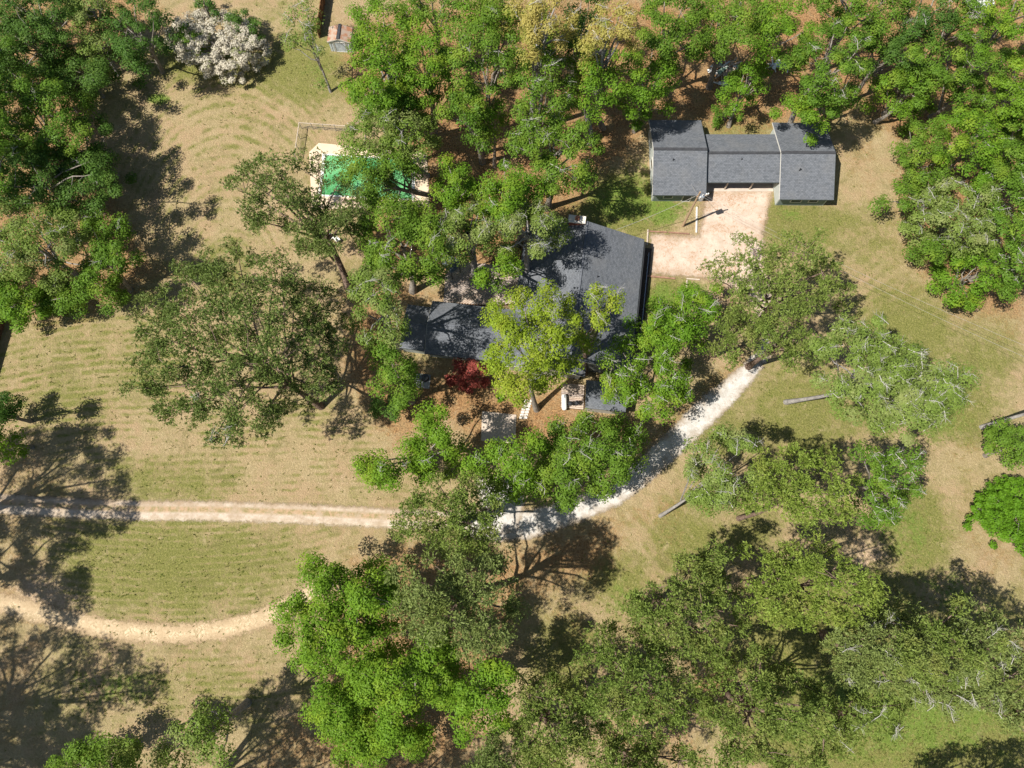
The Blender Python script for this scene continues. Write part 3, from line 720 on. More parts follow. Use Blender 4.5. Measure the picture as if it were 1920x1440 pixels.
ac = empty('air_conditioner_pad', (*P(792, 716)[:2], 0), 'grey concrete pad in front of the left house wing', 'slab')
prism('slab', [P(*t)[:2] for t in ((779, 700), (808, 703), (805, 729), (776, 726))], 0, .1, simple('ac_pad', (.33, .33, .33)), ac)
for (x, y, m, lb) in ((785, 711, GREYM, 'pale grey round air conditioner unit on the pad'), (798, 710, DARK, 'dark round air conditioner unit on the pad')):
    p = P(x, y, .1); r = empty('air_conditioner', tuple(p), lb, 'air conditioner')
    cyl('casing', p, p+[0, 0, .75], .42, m, r, 18)
    cyl('fan_guard', p+[0, 0, .751], p+[0, 0, .79], .36, simple('fan_guard', (.12, .12, .12)), r, 18)
    for k in range(4):
        a_ = k*math.pi/4; d_ = np.array([math.cos(a_), math.sin(a_), 0])*.34
        beam('grille_bar', p+[0, 0, .80]-d_, p+[0, 0, .80]+d_, .025, .02, m, r)
# porch deck in front of house
pdk = empty('porch_deck', (*P(1075, 745)[:2], 0), 'small grey plank porch deck beside the yellow-green tree', 'deck')
pp = P(np.array([1053, 1096, 1094, 1051]), np.array([718, 722, 768, 764]), .3)[:, :2]
prism('deck_frame', pp, .02, .24, WOODD, pdk)
e1 = (pp[1]-pp[0])/np.linalg.norm(pp[1]-pp[0]); e2 = pp[3]-pp[0]; nb = int(np.linalg.norm(e2)/.2)
for k in range(nb):
    a = pp[0]+e2*(k+.5)/nb+e1*.02; b_ = pp[1]+(pp[2]-pp[1])*(k+.5)/nb-e1*.02
    beam('plank', (*a, .275), (*b_, .275), .16, .05, rr.choice(WDS), pdk)
tk = empty('propane_tank', (*P(1058, 752, .3)[:2], .3), 'white cylindrical tank lying on the porch deck', 'tank')
p = P(1058, 754, .75)
prof = [(-.95, .05), (-.9, .2), (-.75, .3), (.75, .3), (.9, .2), (.95, .05)]
V, F = tube_vf([(p[0], p[1]+s_, .72) for s_, r_ in prof], [r_ for s_, r_ in prof], 14); mesh('body', V, F, WHITE, tk, True)
for s_ in (-.5, .5): box('foot', (p[0], p[1]+s_, .37), (.5, .08, .13), GREYM, tk)
for (x, y, lb) in ((1069, 759, 'small dark kettle grill on the porch deck next to the tank'), (1081, 758, 'larger dark kettle grill on the porch deck by the roof edge')):
    p = P(x, y, .3); r = empty('kettle_grill', tuple(p), lb, 'grill')
    prof = [(.5, .06), (.58, .22), (.7, .29), (.82, .24), (.92, .05)]
    V, F = tube_vf([(p[0], p[1], p[2]+a_) for a_, r_ in prof], [r_ for a_, r_ in prof], 12); mesh('bowl', V, F, DARK, r, True)
    for k in range(3):
        a_ = k*2.1; cyl('leg', (p[0]+.3*math.cos(a_), p[1]+.3*math.sin(a_), p[2]+.004), (p[0]+.1*math.cos(a_), p[1]+.1*math.sin(a_), p[2]+.6), .02, DARK, r, 6)
# stepping stones
for k in range(7):
    for j in (0, 1):
        x = 990-k*1.5+j*8-4; y = 752+k*5.2
        p = P(x, y); o = box('stepping_stone', (p[0], p[1], .04), (.42, .27, .08), STONE, rz=.1+rr.uniform(-.08, .08))
        tag(o, '%s stepping stone in the %s column of the path below the yellow-green tree' % (('first topmost','second','third','fourth middle','fifth','sixth','last lowest')[k], ('left','right')[j]), 'stepping stone', 'stepping stones of the front path')

# debris heaps under the trees behind the garage
def heap(px, py, n, spread, label, cols, seed):
    p = P(px, py); r = empty('debris_pile', tuple(p), label, 'pile'); q = random.Random(seed)
    for k in range(n):
        a = q.uniform(-.5, .5)+(.2 if k % 3 else 1.2); c_ = p+[q.gauss(0, spread), q.gauss(0, spread*.45), .15+.05*k/2]
        L_ = q.uniform(.8, 2.2)
        if k % 4 == 0:
            box('metal_sheet', c_, (L_, q.uniform(.4, .8), .03), q.choice(cols), r, rz=a, rot=np.array([[1, 0, 0], [0, math.cos(.2), -math.sin(.2)], [0, math.sin(.2), math.cos(.2)]]))
        else: box('plank', c_, (L_, .14, .08), q.choice(cols), r, rz=a)
heap(1362, 133, 30, .95, 'heap of scrap boards and tin sheets behind the left garage wing', [WHITE, GREYM, WOOD, TIMBD, TIMB, simple('teal_board', (.25, .34, .27))], 3)
heap(1357, 158, 7, .5, 'small scatter of pale boards below the scrap heap', [WHITE, GREYM, WOOD], 5)
heap(1462, 128, 16, .8, 'pile of white and dark plastic sheeting at the wood edge', [WHITE, DARK, GREYM, STONE], 7)
tr = empty('white_trailer', (*P(1822, 20)[:2], 0), 'white metal trailer showing through the trees at top right', 'trailer')
p = P(1822, 14); box('body', (p[0], p[1], 1.55), (2.2, 4.6, 2.1), WHITE, tr); box('roof_vent', (p[0], p[1]+.5, 2.67), (.6, .6, .14), GREYM, tr)
for s_ in (-1, 1):
    for yy in (-.6, .5): cyl('wheel', (p[0]+s_*1.0, p[1]+yy, .36), (p[0]+s_*1.27, p[1]+yy, .36), .36, DARK, tr, 14)

# ------------------------------------------------------------------ trees
KIND = {  # leafmat, bark, leaf half-length, aspect, style
 'oak': ('oak', BARK), 'deep': ('deep', BARK), 'bright': ('bright', BARK), 'soft': ('soft', BARKG), 'yellow': ('yellow', BARK), 'tan': ('tan', BARKG),
 'pine': ('pine', BARKP), 'pinel': ('pinel', BARKP), 'pined': ('pined', BARKP), 'pineg': ('pineg', BARKP), 'red': ('red', BARK), 'blossom': ('blossom', BARK), 'lime': ('lime', BARK)}
NTRI = [0]
def unit(v): return v/(np.linalg.norm(v, axis=-1, keepdims=True)+1e-9)
def sheet_leaves(rng, cen, rc, n, s, asp, flat=.6):
    M = len(cen)*n; c = np.repeat(cen, n, 0); r = np.repeat(rc, n)[:, None]
    d = unit(rng.normal(size=(M, 3))); flip = rng.random(M) < .6; d[:, 2] = np.where(flip, np.abs(d[:, 2]), d[:, 2])
    pos = c+d*r*np.array([1, 1, flat])*(rng.random((M, 1))**.45)
    nrm = unit(d*1.0+np.array([0, 0, .55])+rng.normal(size=(M, 3))*.36)
    t = unit(np.cross(nrm, rng.normal(size=(M, 3)))); b_ = np.cross(nrm, t)
    sz = s*rng.uniform(.65, 1.3, (M, 1))
    q = np.stack([pos-t*sz, pos-b_*sz*asp-nrm*sz*.12, pos+t*sz, pos+b_*sz*asp-nrm*sz*.12], 1)
    NTRI[0] += 2*M
    return q.reshape(-1, 3)
def tuft_leaves(rng, cen, rc, n, s, flat=.45, blades=5):
    M = len(cen)*n; c = np.repeat(cen, n, 0); r = np.repeat(rc, n)[:, None]
    d = unit(rng.normal(size=(M, 3))); d[:, 2] = np.where(rng.random(M) < .7, np.abs(d[:, 2]), d[:, 2])
    pos = c+d*r*np.array([1, 1, flat])*(rng.random((M, 1))**.5)
    ax = unit(d*np.array([1, 1, .6])+np.array([0, 0, .7]))
    pos = np.repeat(pos, blades, 0); ax = np.repeat(ax, blades, 0); K = len(pos)
    dr = unit(ax*.55+unit(rng.normal(size=(K, 3)))*.9)
    sd = unit(np.cross(dr, rng.normal(size=(K, 3))))
    L_ = s*rng.uniform(.7, 1.25, (K, 1)); w_ = L_*.17
    tri = np.stack([pos-sd*w_*.5, pos+dr*L_*.6+sd*w_, pos+dr*L_, pos+dr*L_*.5-sd*w_], 1)
    NTRI[0] += 2*K
    return tri.reshape(-1, 3)
TREEID = [0]
def tree(kind, outline, ztop, zbot, label, mode='V', base=None, gap=.12, dens=1.0, twigs=0, space=1.35, cat='tree', name=None, leaf=None, group=None, notrunk=False, tr=None, lumpy=1.0, sleaf=None, grow=1.09):
    TREEID[0] += 1; rng = np.random.default_rng(100+TREEID[0])
    poly = parse(outline); needle = kind.startswith('pine')
    if len(poly) == 2:                       # centre, radii
        (cx_, cy_), (rx_, ry_) = poly; k = 14; a = np.arange(k)*2*math.pi/k; jr = rng.uniform(.84, 1.14, k)
        poly = np.stack([cx_+rx_*jr*np.cos(a), cy_+ry_*jr*np.sin(a)], 1)
    if not needle and len(poly) > 2: pm_ = poly.mean(0); poly = pm_+(poly-pm_)*grow
    ppm = FP/(H-ztop*.7)*.97
    sp_ = space*ppm*(1.0 if not needle else .9)
    lo = poly.min(0); hi = poly.max(0)
    gx_, gy_ = np.meshgrid(np.arange(lo[0], hi[0], sp_), np.arange(lo[1], hi[1], sp_))
    X = (gx_+rng.uniform(-.5, .5, gx_.shape)*sp_).ravel(); Y = (gy_+rng.uniform(-.5, .5, gy_.shape)*sp_).ravel()
    m = inside(poly, X, Y); X = X[m]; Y = Y[m]; d = edist(poly, X, Y)
    if len(X) < 3: X = np.append(X, poly[:, 0].mean()+np.array([-5, 0, 5.])); Y = np.append(Y, poly[:, 1].mean()+np.array([0, 4, -3.])); d = edist(poly, X, Y)
    t = np.clip(d/(d.max()*.85+1e-6), 0, 1)
    dome = np.sqrt(np.clip(1-(1-t)**2, 0, 1))
    # big lobes: low-frequency height relief makes boughs with dark clefts between
    nl = max(3, int(len(X)/9)); li = rng.integers(0, len(X), nl); dl = np.hypot(X[:, None]-X[li], Y[:, None]-Y[li]); own = dl.argmin(1)
    lobe = rng.uniform(-1, 1, nl)[own]*1.6*lumpy; ld = dl.min(1)/(sp_*2.2)
    z = zbot+(ztop-zbot)*dome+lobe-np.clip(ld, 0, 1.3)*1.7*lumpy+rng.normal(0, .6, len(X))*lumpy**.5
    keep = rng.random(len(X)) > gap*(.25+1.0*np.clip(ld, 0, 1))*(1 if needle else .8)
    X, Y, z, t, own = X[keep], Y[keep], z[keep], t[keep], own[keep]
    z = np.clip(z, .7, None)
    if len(X) > 8:                           # drop stray sprays that hang clear of the crown
        dd_ = np.sort(np.hypot(X[:, None]-X, Y[:, None]-Y), 1)[:, 3]; ok = dd_ < sp_*2.1
        if ok.sum() > 4: X, Y, z, t, own = X[ok], Y[ok], z[ok], t[ok], own[ok]
    if mode == 'V': cen = P(X, Y, z)
    else:                                    # outline is where the shadow falls on the ground
        g = P(X, Y, 0); cen = g.copy(); cen[:, 2] = z; cen[:, :2] -= SHD[None]*z[:, None]
    # lower storey of the crown
    low = rng.random(len(cen)) < .45; c2 = cen[low].copy(); c2[:, 2] = np.maximum(.8, c2[:, 2]-rng.uniform(1.4, 3.4, low.sum())*min(1, (ztop-zbot)/5+.3))
    c2[:, :2] += rng.normal(0, .6, (low.sum(), 2))
    allc = np.concatenate([cen, c2]); rc = rng.uniform(.75, 1.25, len(allc))*space*(.84 if not needle else .72)
    cxy = cen[:, :2].mean(0); ztm = np.median(cen[:, 2])
    if base is None: bp = np.array([cxy[0]+rng.normal(0, .4), cxy[1]+rng.normal(0, .4), 0])
    elif mode == 'V': bp = P(base[0], base[1], 0)
    else: bp = P(base[0], base[1], 0)
    th = ztop
    root = empty(name or ('pine_tree' if needle else 'tree'), tuple(bp), label, cat, group)
    lm, bark = KIND[kind]
    if needle: V = tuft_leaves(rng, allc, rc*1.0, int(42*dens**.7*space**2/1.8), sleaf or .30)
    else: V = sheet_leaves(rng, allc, rc, int(345*dens**.7*space**2/1.8), sleaf or .118, .58)
    fastmesh('crown', V, 4, LEAF[lm], root)
    if notrunk: return root
    r0 = tr or (.10+.018*ztop)
    top = np.array([cxy[0], cxy[1], max(ztm*.85, 1.0)])
    k = 7; tt = np.linspace(0, 1, k)[:, None]; side = rng.normal(0, .02*ztop, 3)*[1, 1, 0]
    tp = bp+(top-bp)*np.concatenate([tt**1.0, tt**1.0, tt], 1)+np.sin(tt*math.pi)*side
    tp[0, 2] = -.05
    T = Tubes(); T.add(tp, np.linspace(r0, r0*.45, k)*np.array([1.35]+[1]*(k-1)), 8); T.build('trunk', bark, root)
    B = Tubes()
    nl2 = min(len(cen), 8+len(cen)//9); pick = [int(rng.integers(len(cen)))]
    dmin = np.linalg.norm(cen-cen[pick[0]], axis=1)
    for _ in range(nl2-1):
        j = int(dmin.argmax()); pick.append(j); dmin = np.minimum(dmin, np.linalg.norm(cen-cen[j], axis=1))
    ends = []
    for j in pick:
        e = cen[j]-[0, 0, .2]; h = np.clip(rng.uniform(.35, .95), 0, 1); s0 = bp+(top-bp)*h
        if s0[2] > e[2]-.3: s0 = bp+(top-bp)*max(.15, (e[2]-1.5)/max(top[2], 1)) if e[2] > 2 else bp+(top-bp)*.3
        t5 = np.linspace(0, 1, 6)[:, None]; mid = (s0+e)/2+[0, 0, .12*np.linalg.norm(e-s0)]
        pts = (1-t5)**2*s0+2*t5*(1-t5)*mid+t5**2*e; pts[1:-1] += rng.normal(0, .09, (4, 3))
        B.add(pts, np.linspace(r0*.38, .035, 6), 5); ends.append(pts)
    L_ = np.concatenate([p[2:] for p in ends])
    sub = rng.permutation(len(cen))[:90]
    for j in sub:
        e = cen[j]; q = L_[np.linalg.norm(L_-e, axis=1).argmin()]
        if np.linalg.norm(q-e) < .5: continue
        mid = (q+e)/2+rng.normal(0, .15, 3); B.add([q, mid, e+[0, 0, .15]], [.05, .035, .012], 4)
    tag(B.build('branches', bark, root), kind='stuff')
    if twigs:                                # bare grey-white twigs above the leaves
        D = Tubes(); hi_ = rng.choice(len(cen), min(len(cen), twigs*3), replace=False); cl_ = cen[hi_]
        for p in cl_[:int(twigs*1.4)]:
            az = rng.uniform(0, 6.28); d0 = np.array([math.cos(az), math.sin(az), .25]); q = p-d0*.8+[0, 0, .5]
            L1 = rng.uniform(.8, 1.7); e = q+d0*L1; mid = (q+e)/2+rng.normal(0, .15, 3); D.add([q, mid, e], [.032, .024, .012], 4)
            for _ in range(10):
                u = rng.uniform(.2, 1); s0 = q+(e-q)*u; a2 = az+rng.normal(0, .9); L2 = rng.uniform(.3, .8)
                e2 = s0+np.array([math.cos(a2), math.sin(a2), rng.uniform(-.1, .5)])*L2; D.add([s0, (s0+e2)/2+rng.normal(0, .05, 3), e2], [.015, .011, .007], 3)
        tag(D.build('bare_twigs', BARKW, root), kind='stuff')
    return root
#TREES
# ---- left woods
tree('deep', "-60,-40 60,-60 130,-40 150,10 110,60 40,70 -50,50", 11, 6, 'dark green tree filling the top left corner', gap=.25)
tree('deep', "-50,60 30,60 110,70 150,110 120,150 60,150 -40,140", 6, 3, 'low dark bushy tree in shade below the top left corner', gap=.25)
tree('soft', "135,60 165,25 205,35 215,80 200,118 160,120 130,100", 8, 4, 'pale olive tree beside the dark tree above the left lawn', gap=.2)
tree('deep', "200,20 240,-20 300,-10 325,40 310,85 260,115 215,110 205,70", 11, 5, 'round blue-green tree left of the white-blossomed shrub')
tree('soft', "110,10 160,-40 210,-30 200,30 150,40", 9, 5, 'grey-green tree touching the top edge, left of the blossoms', gap=.2)
tree('oak', "-50,150 20,135 75,125 110,160 150,185 170,235 165,280 130,300 60,300 -50,290", 12, 5, 'large bright oak on the left edge, upper one', gap=.15, twigs=5)
tree('deep', "-50,280 60,270 140,275 190,290 200,330 180,375 120,400 40,395 -50,380", 12, 5, 'blue-green oak on the left edge between two brighter crowns', gap=.15, twigs=5)
tree('soft', "-50,380 20,372 90,385 140,400 165,450 150,510 90,540 20,520 -50,510", 11, 5, 'yellowish oak on the left edge with grey twigs', gap=.2, twigs=12)
tree('oak', "140,400 190,395 230,420 248,470 230,520 190,560 140,570 110,545 150,500 165,450", 9, 4, 'green oak reaching furthest into the left lawn', gap=.15, twigs=3)
tree('bright', "-40,500 20,515 80,545 110,560 60,600 10,590 -40,570", 8, 3.5, 'bright leafy tree above the dark board fence', gap=.2)
tree('deep', "-50,745 -10,742 30,752 38,768 20,780 -20,785 -60,780", 7, 4, 'dark sprig of a tree poking in at the left edge', gap=.2)
tree('bright', "-60,815 -20,810 18,818 25,850 5,870 -50,875", 7, 4, 'green tree tip at the left edge above the driveway', gap=.2)
tree('deep', "-20,30 60,20 120,50 110,110 40,120 -30,100", 9, 3.5, 'dark evergreen second from the top left corner', gap=.05)
tree('deep', "90,110 150,90 200,125 190,170 130,180 90,150", 7, 2.5, 'dark evergreen in the corner between left woods and lawn', gap=.05)
tree('deep', "-30,110 50,110 110,130 130,170 60,190 -30,180", 8, 3, 'dark low tree above the big left-edge oak', gap=.05)
tree('deep', "20,270 90,250 170,280 180,330 110,350 20,330", 9, 3, 'dark understory tree between the left-edge oaks', gap=.08)
tree('oak', "-30,540 30,520 110,540 150,560 90,590 0,590", 6, 2.5, 'low green tree at the foot of the left woods', gap=.1)
tree('deep', "150,230 200,230 215,290 205,340 170,340 150,290", 8, 3, 'dark tree facing the lawn at the middle of the left woods', gap=.1)
# off-frame trees known by their shadows
tree('oak', "175,150 230,170 280,225 305,270 285,300 300,350 285,400 240,410 200,350 180,260", 17, 11, 'oak deep in the left woods whose shadow falls on the lawn', mode='S', gap=.15)
tree('oak', "60,800 120,800 190,810 225,840 215,870 250,910 250,960 200,1000 160,1010 110,980 40,990 10,900 20,830", 22, 17, 'tall oak beyond the left edge, shading the driveway', mode='S', gap=.04, lumpy=.7)
tree('oak', "-60,960 40,975 130,1000 150,1040 180,1090 160,1160 90,1160 50,1090 -30,1040", 21, 16, 'tree beyond the left edge, shading the dirt track', mode='S', gap=.04, lumpy=.7)
tree('pine', "-60,1140 40,1150 130,1190 210,1200 270,1220 320,1280 270,1310 200,1330 180,1390 90,1440 -40,1450 -90,1300", 23, 17, 'tall pine beyond the lower left corner shading the grass', mode='S', gap=.04, lumpy=.7, dens=1.4)
tree('deep', "-80,1280 60,1300 170,1370 180,1460 60,1520 -90,1500", 20, 15, 'dark oak below the lower left corner', mode='S', gap=.04, lumpy=.7)
tree('pine', "480,1280 540,1260 590,1290 620,1340 570,1370 500,1370 430,1380 410,1350", 19, 14, 'pine standing below the bottom edge, casting a bough shadow', mode='S', gap=.04, lumpy=.7, dens=1.4, base=(330, 1560))
tree('pine', "500,1370 600,1350 640,1420 600,1480 480,1500 450,1450", 18, 13, 'second pine below the bottom edge near the big bright oak', mode='S', gap=.04, lumpy=.7, dens=1.3, base=(400, 1600))
tree('soft', "295,1395 330,1350 385,1320 420,1330 425,1360 400,1390 450,1410 440,1460 330,1480 290,1450", 14, 10, 'thin grey-green tree top at the bottom edge left of the big oak', gap=.5, dens=.5, grow=1)
tree('oak', "90,1440 130,1405 190,1395 240,1400 260,1440 200,1480 110,1480", 10, 6, 'green tree top at the bottom left edge', gap=.3)
tree('pine', "1720,1440 1750,1410 1800,1400 1840,1440 1830,1480 1740,1490", 14, 10, 'pine below the bottom right edge, shadow on bright grass', mode='S', gap=.2, dens=1.4)
tree('pine', "1840,1400 1880,1380 1930,1400 1960,1440 1930,1500 1850,1490", 15, 10, 'pine below the bottom right corner with shadow at the edge', mode='S', gap=.2, dens=1.4)
# ---- blossom shrub, bare tree
tree('blossom', "315,70 340,35 385,24 430,30 470,50 495,85 480,115 440,138 400,138 365,118 330,100", 4.2, 1.4, 'large shrub covered in cream-white blossom on the upper lawn', gap=.05, cat='shrub', name='flowering_shrub', space=.8, dens=1.3, lumpy=.45, grow=1.08)
tree('oak', "335,60 345,45 360,50 362,70 345,80", 4.6, 3, 'green spray growing through the blossom shrub', gap=.05, cat='shrub', name='shrub', space=.8, lumpy=.4, notrunk=True)
tree('deep', "425,35 440,12 465,25 485,40 492,60 480,75 450,60", 3.6, 2, 'small dark evergreen behind the blossom shrub', cat='shrub', name='shrub', space=.9, lumpy=.4)
tree('deep', "345,-10 380,-20 398,0 385,12 355,8", 5, 3, 'dark tree tip at the top edge above the blossom', space=.9)
tree('soft', "525,30 560,0 590,20 600,70 605,110 590,130 560,110 535,70", 12, 5, 'nearly bare pale tree leaning beside the tin shed', base=(620, 172), gap=.15, dens=.4, twigs=44, tr=.16, lumpy=.6)
# ---- north woods
tree('bright', "655,40 690,5 740,0 770,40 765,100 770,150 740,190 700,195 665,180 645,140 650,90", 17, 9, 'bright green tree right of the tin shed', gap=.1)
tree('bright', "765,40 790,20 830,60 835,120 810,165 770,165 760,100", 16, 9, 'leafy tree between the shed tree and the slim trunks', gap=.12)
tree('oak', "740,-30 790,-40 860,-20 870,20 830,45 780,30", 14, 8, 'green tree at the top edge above the slim trunks', gap=.2)
tree('oak', "835,60 880,30 925,20 960,60 965,120 940,170 900,165 850,150 830,110", 20, 12, 'tall tree on slim pale trunks above the pool', base=(927, 312), gap=.2, twigs=4, tr=.2)
tree('oak', "800,170 850,155 905,165 920,215 900,270 870,260 840,220 810,205", 14, 8, 'green tree just right of the pool end', base=(905, 305), gap=.15)
tree('soft', "665,215 720,195 790,200 815,250 800,290 745,300 728,335 690,345 662,320 652,285 650,250", 14, 9, 'feathery pale green tree hanging over the pool', gap=.12, dens=1.0, twigs=5, base=(800, 330))
tree('oak', "700,195 760,175 800,190 790,215 740,225", 13, 9, 'small green crown above the feathery pool tree', gap=.2)
tree('tan', "965,20 1000,-20 1060,-20 1075,30 1060,80 1020,95 985,70", 21, 15, 'tan blossoming tree at the top, left of two', gap=.15, dens=1.0, twigs=10)
tree('tan', "1110,40 1150,0 1205,5 1200,45 1170,75 1130,100 1095,110 1090,80", 21, 15, 'yellow-tan tree with long pale boughs at the top', gap=.18, dens=1.0, twigs=10)
tree('deep', "1060,0 1110,-20 1150,0 1120,40 1100,90 1070,110 1050,70", 15, 9, 'dark tree between the two tan blossoming trees', gap=.15)
tree('oak', "880,-20 950,-30 980,10 960,50 900,30", 15, 9, 'green tree at the top edge left of the tan trees', gap=.25)
tree('oak', "965,90 1010,85 1050,110 1075,150 1065,200 1020,215 975,190 960,140", 19, 11, 'dense oak below the left tan tree', gap=.12, twigs=8)
tree('oak', "960,190 1010,205 1060,210 1105,230 1110,290 1090,340 1040,350 990,330 960,280", 17, 8, 'big green oak between pool trees and garage shade', gap=.12, twigs=10)
tree('bright', "1075,110 1120,95 1160,110 1175,160 1150,205 1110,215 1080,190", 15, 9, 'bright tree with tall stem left of the garage back', base=(1130, 240), gap=.15)
tree('bright', "1170,80 1215,70 1260,100 1262,160 1250,215 1215,212 1180,190 1170,140", 14, 7, 'bright tree on a leaning pale trunk at the garage corner', base=(1189, 247), gap=.15, tr=.24)
tree('oak', "1200,-30 1270,-40 1330,-20 1340,40 1310,100 1270,125 1225,100 1195,50", 16, 9, 'dense oak at the top edge above the shaded clearing', gap=.08)
tree('oak', "1330,-20 1400,-40 1440,0 1435,55 1405,90 1350,100 1315,85 1335,40", 14, 8, 'rounded green tree above the scrap heap', gap=.1)
tree('bright', "1420,10 1480,-30 1530,-10 1530,50 1500,95 1460,100 1420,80", 14, 8, 'spiky bright green tree above the plastic sheeting', gap=.1)
tree('bright', "1365,150 1385,120 1420,110 1438,140 1420,175 1395,200 1370,190", 9, 5, 'small leaning tree with thick grey trunk behind the carport', base=(1366, 237), gap=.25, tr=.26)
tree('oak', "1338,205 1352,190 1378,200 1390,225 1372,240 1345,225", 2.6, 1, 'leafy bush at the foot of the leaning tree', cat='shrub', name='shrub', space=.9, lumpy=.4, dens=.8)
tree('oak', "1515,60 1570,20 1620,40 1640,100 1620,160 1580,200 1530,190 1500,140", 17, 10, 'tall green oak above the right garage wing', gap=.12, twigs=6)
tree('bright', "1483,160 1530,165 1570,190 1568,225 1535,248 1510,235 1480,205", 12, 7, 'bright leafy bough overhanging the right garage roof', gap=.2, base=(1560, 215))
tree('oak', "1530,-40 1620,-50 1700,-30 1700,40 1650,70 1590,40 1540,20", 15, 9, 'oak along the top edge right of centre', gap=.1)
tree('deep', "1620,60 1680,50 1720,80 1710,130 1660,150 1625,130", 12, 6, 'dark oak behind the bright round tree at the right lawn corner', gap=.15)
tree('bright', "1665,140 1700,120 1745,130 1760,165 1730,200 1700,222 1665,205 1655,175", 9, 4, 'bright round tree at the upper corner of the right lawn', gap=.05)
tree('deep', "1700,-30 1780,-50 1800,0 1780,60 1740,90 1700,60", 14, 9, 'dark tree beside the white trailer', gap=.2, twigs=4)
tree('bright', "1850,-40 1960,-50 1980,60 1920,90 1870,70 1845,20", 16, 9, 'fresh green tree in the top right corner', gap=.06)
tree('oak', "1770,90 1830,65 1890,90 1900,150 1860,200 1800,200 1770,150", 12, 5, 'green tree below the white trailer', gap=.08, twigs=3)
tree('oak', "1785,-30 1850,-30 1865,40 1850,85 1790,80 1780,20", 12, 6, 'thin tree whose leaves half hide the white trailer', gap=.4, dens=.8)
tree('bright', "1890,90 1970,90 1990,220 1930,250 1880,220 1880,150", 13, 5, 'bright tree on the right edge below the corner', gap=.06)
tree('bright', "1780,200 1850,195 1890,230 1900,300 1850,340 1800,320 1775,260", 11, 3.5, 'fresh green tree left of the right-edge forest wall', gap=.06, twigs=4)
tree('oak', "1695,240 1730,220 1775,235 1785,290 1790,340 1740,370 1700,330 1688,280", 9, 2.5, 'rounded green tree facing the right garage wing', gap=.08)
tree('oak', "1880,230 1980,230 1990,380 1930,400 1890,360 1885,300", 13, 5, 'dense oak on the right edge at garage height', gap=.08, twigs=5)
tree('soft', "1690,365 1740,345 1800,330 1870,350 1890,410 1860,460 1800,470 1740,450 1700,420", 10, 3.5, 'tree full of bare white twigs at the right lawn edge', gap=.15, twigs=26)
tree('oak', "1645,365 1670,345 1700,345 1720,370 1700,395 1670,385", 8, 5, 'low side bough reaching left over the right lawn', gap=.15, dens=.8, base=(1750, 380))
tree('oak', "1870,390 1980,390 1990,520 1930,550 1880,520 1870,450", 11, 4, 'oak with grey twigs on the right edge', gap=.1, twigs=10)
tree('bright', "1780,470 1850,460 1900,500 1890,550 1850,545 1800,580 1775,560 1770,510", 8, 2.5, 'bright lowest tree of the right-hand forest', gap=.08)
tree('oak', "1700,440 1760,450 1790,470 1770,500 1720,480", 8, 4, 'small green crown below the white-twigged tree', gap=.25, base=(1775, 470))
tree('bright', "860,170 920,180 960,200 950,250 900,240 860,215", 12, 7, 'bright low crown between the slim trunks and the oak', gap=.15)
tree('oak', "1020,20 1060,60 1100,100 1060,130 1020,110 990,60", 14, 8, 'green tree showing under the two tan blossoming crowns', gap=.15)
tree('bright', "700,150 770,160 800,200 740,215 700,200", 12, 7, 'bright tree above the feathery pool tree', gap=.2)
tree('oak', "1690,70 1760,70 1790,130 1760,170 1710,140", 11, 6, 'green tree left below the white trailer', gap=.12)
tree('oak', "640,150 700,180 760,200 740,235 690,215", 9, 5, 'low green tree on the lawn edge left of the feathery one', gap=.25)
tree('bright', "850,0 920,-10 970,30 930,60 880,40", 15, 9, 'bright tree at the top edge behind the slim pale trunks', gap=.15)
# ---- around pool and house
tree('pined', "240,640 260,560 300,510 360,490 400,455 450,450 520,470 570,500 620,540 650,600 650,680 630,740 600,770 560,750 520,790 470,820 430,850 380,840 400,800 340,790 280,770 240,730", 20, 11, 'huge spreading pine on the lawn left of the house', base=(602, 762), gap=.15, dens=1.35, tr=.36, twigs=3)
tree('pined', "425,330 450,300 500,292 540,290 600,295 628,325 700,335 705,400 665,440 640,490 590,470 540,470 500,450 450,440 425,400", 17, 10, 'dark pine left of the pool with open twisted limbs', base=(655, 540), gap=.12, dens=1.3, tr=.4)
tree('oak', "645,295 700,285 750,295 800,305 770,320 735,330 745,370 790,385 860,380 870,400 800,405 720,400 670,375 650,340", 13, 8, 'thin-leaved tree covering the middle of the pool', gap=.12, dens=.9, base=(830, 370))
tree('bright', "830,300 870,290 890,330 890,390 850,400 820,370", 12, 7, 'bright tree at the right end of the pool', gap=.1)
tree('oak', "690,385 760,380 820,395 840,440 820,500 770,520 710,530 680,480", 16, 8, 'green oak below the pool', gap=.12, twigs=5)
tree('soft', "820,390 880,375 920,400 930,440 890,470 840,480 825,440", 17, 9, 'grey-green oak over the back of the deck', gap=.12, twigs=8)
tree('bright', "905,330 960,310 1010,330 1030,370 990,400 940,410 905,390", 15, 8, 'bright oak above the house chimney, left side', gap=.12, twigs=3)
tree('soft', "930,390 990,380 1040,395 1060,430 1040,470 990,490 945,470", 15, 8, 'pale twiggy oak leaning over the roof by the chimney', gap=.2, dens=.9, twigs=16)
tree('bright', "895,505 915,475 950,465 980,490 968,520 930,535 902,530", 12, 7, 'fresh green bough above the wooden deck', gap=.2, dens=.9, twigs=3, base=(960, 480))
tree('soft', "665,520 710,500 740,540 745,620 720,660 685,630 670,580", 18, 12, 'thin tall tree with curved bare stems left of the house', gap=.2, dens=.9, twigs=5)
tree('oak', "705,600 740,610 755,660 770,700 765,745 730,750 705,720 700,660", 16, 6, 'slender green tree at the left end of the house', gap=.2, dens=.9)
tree('deep', "705,745 735,735 775,745 770,770 735,785 706,775", 3.5, 1.4, 'dark low bush below the left end of the house', cat='shrub', name='shrub', space=.9, lumpy=.4)
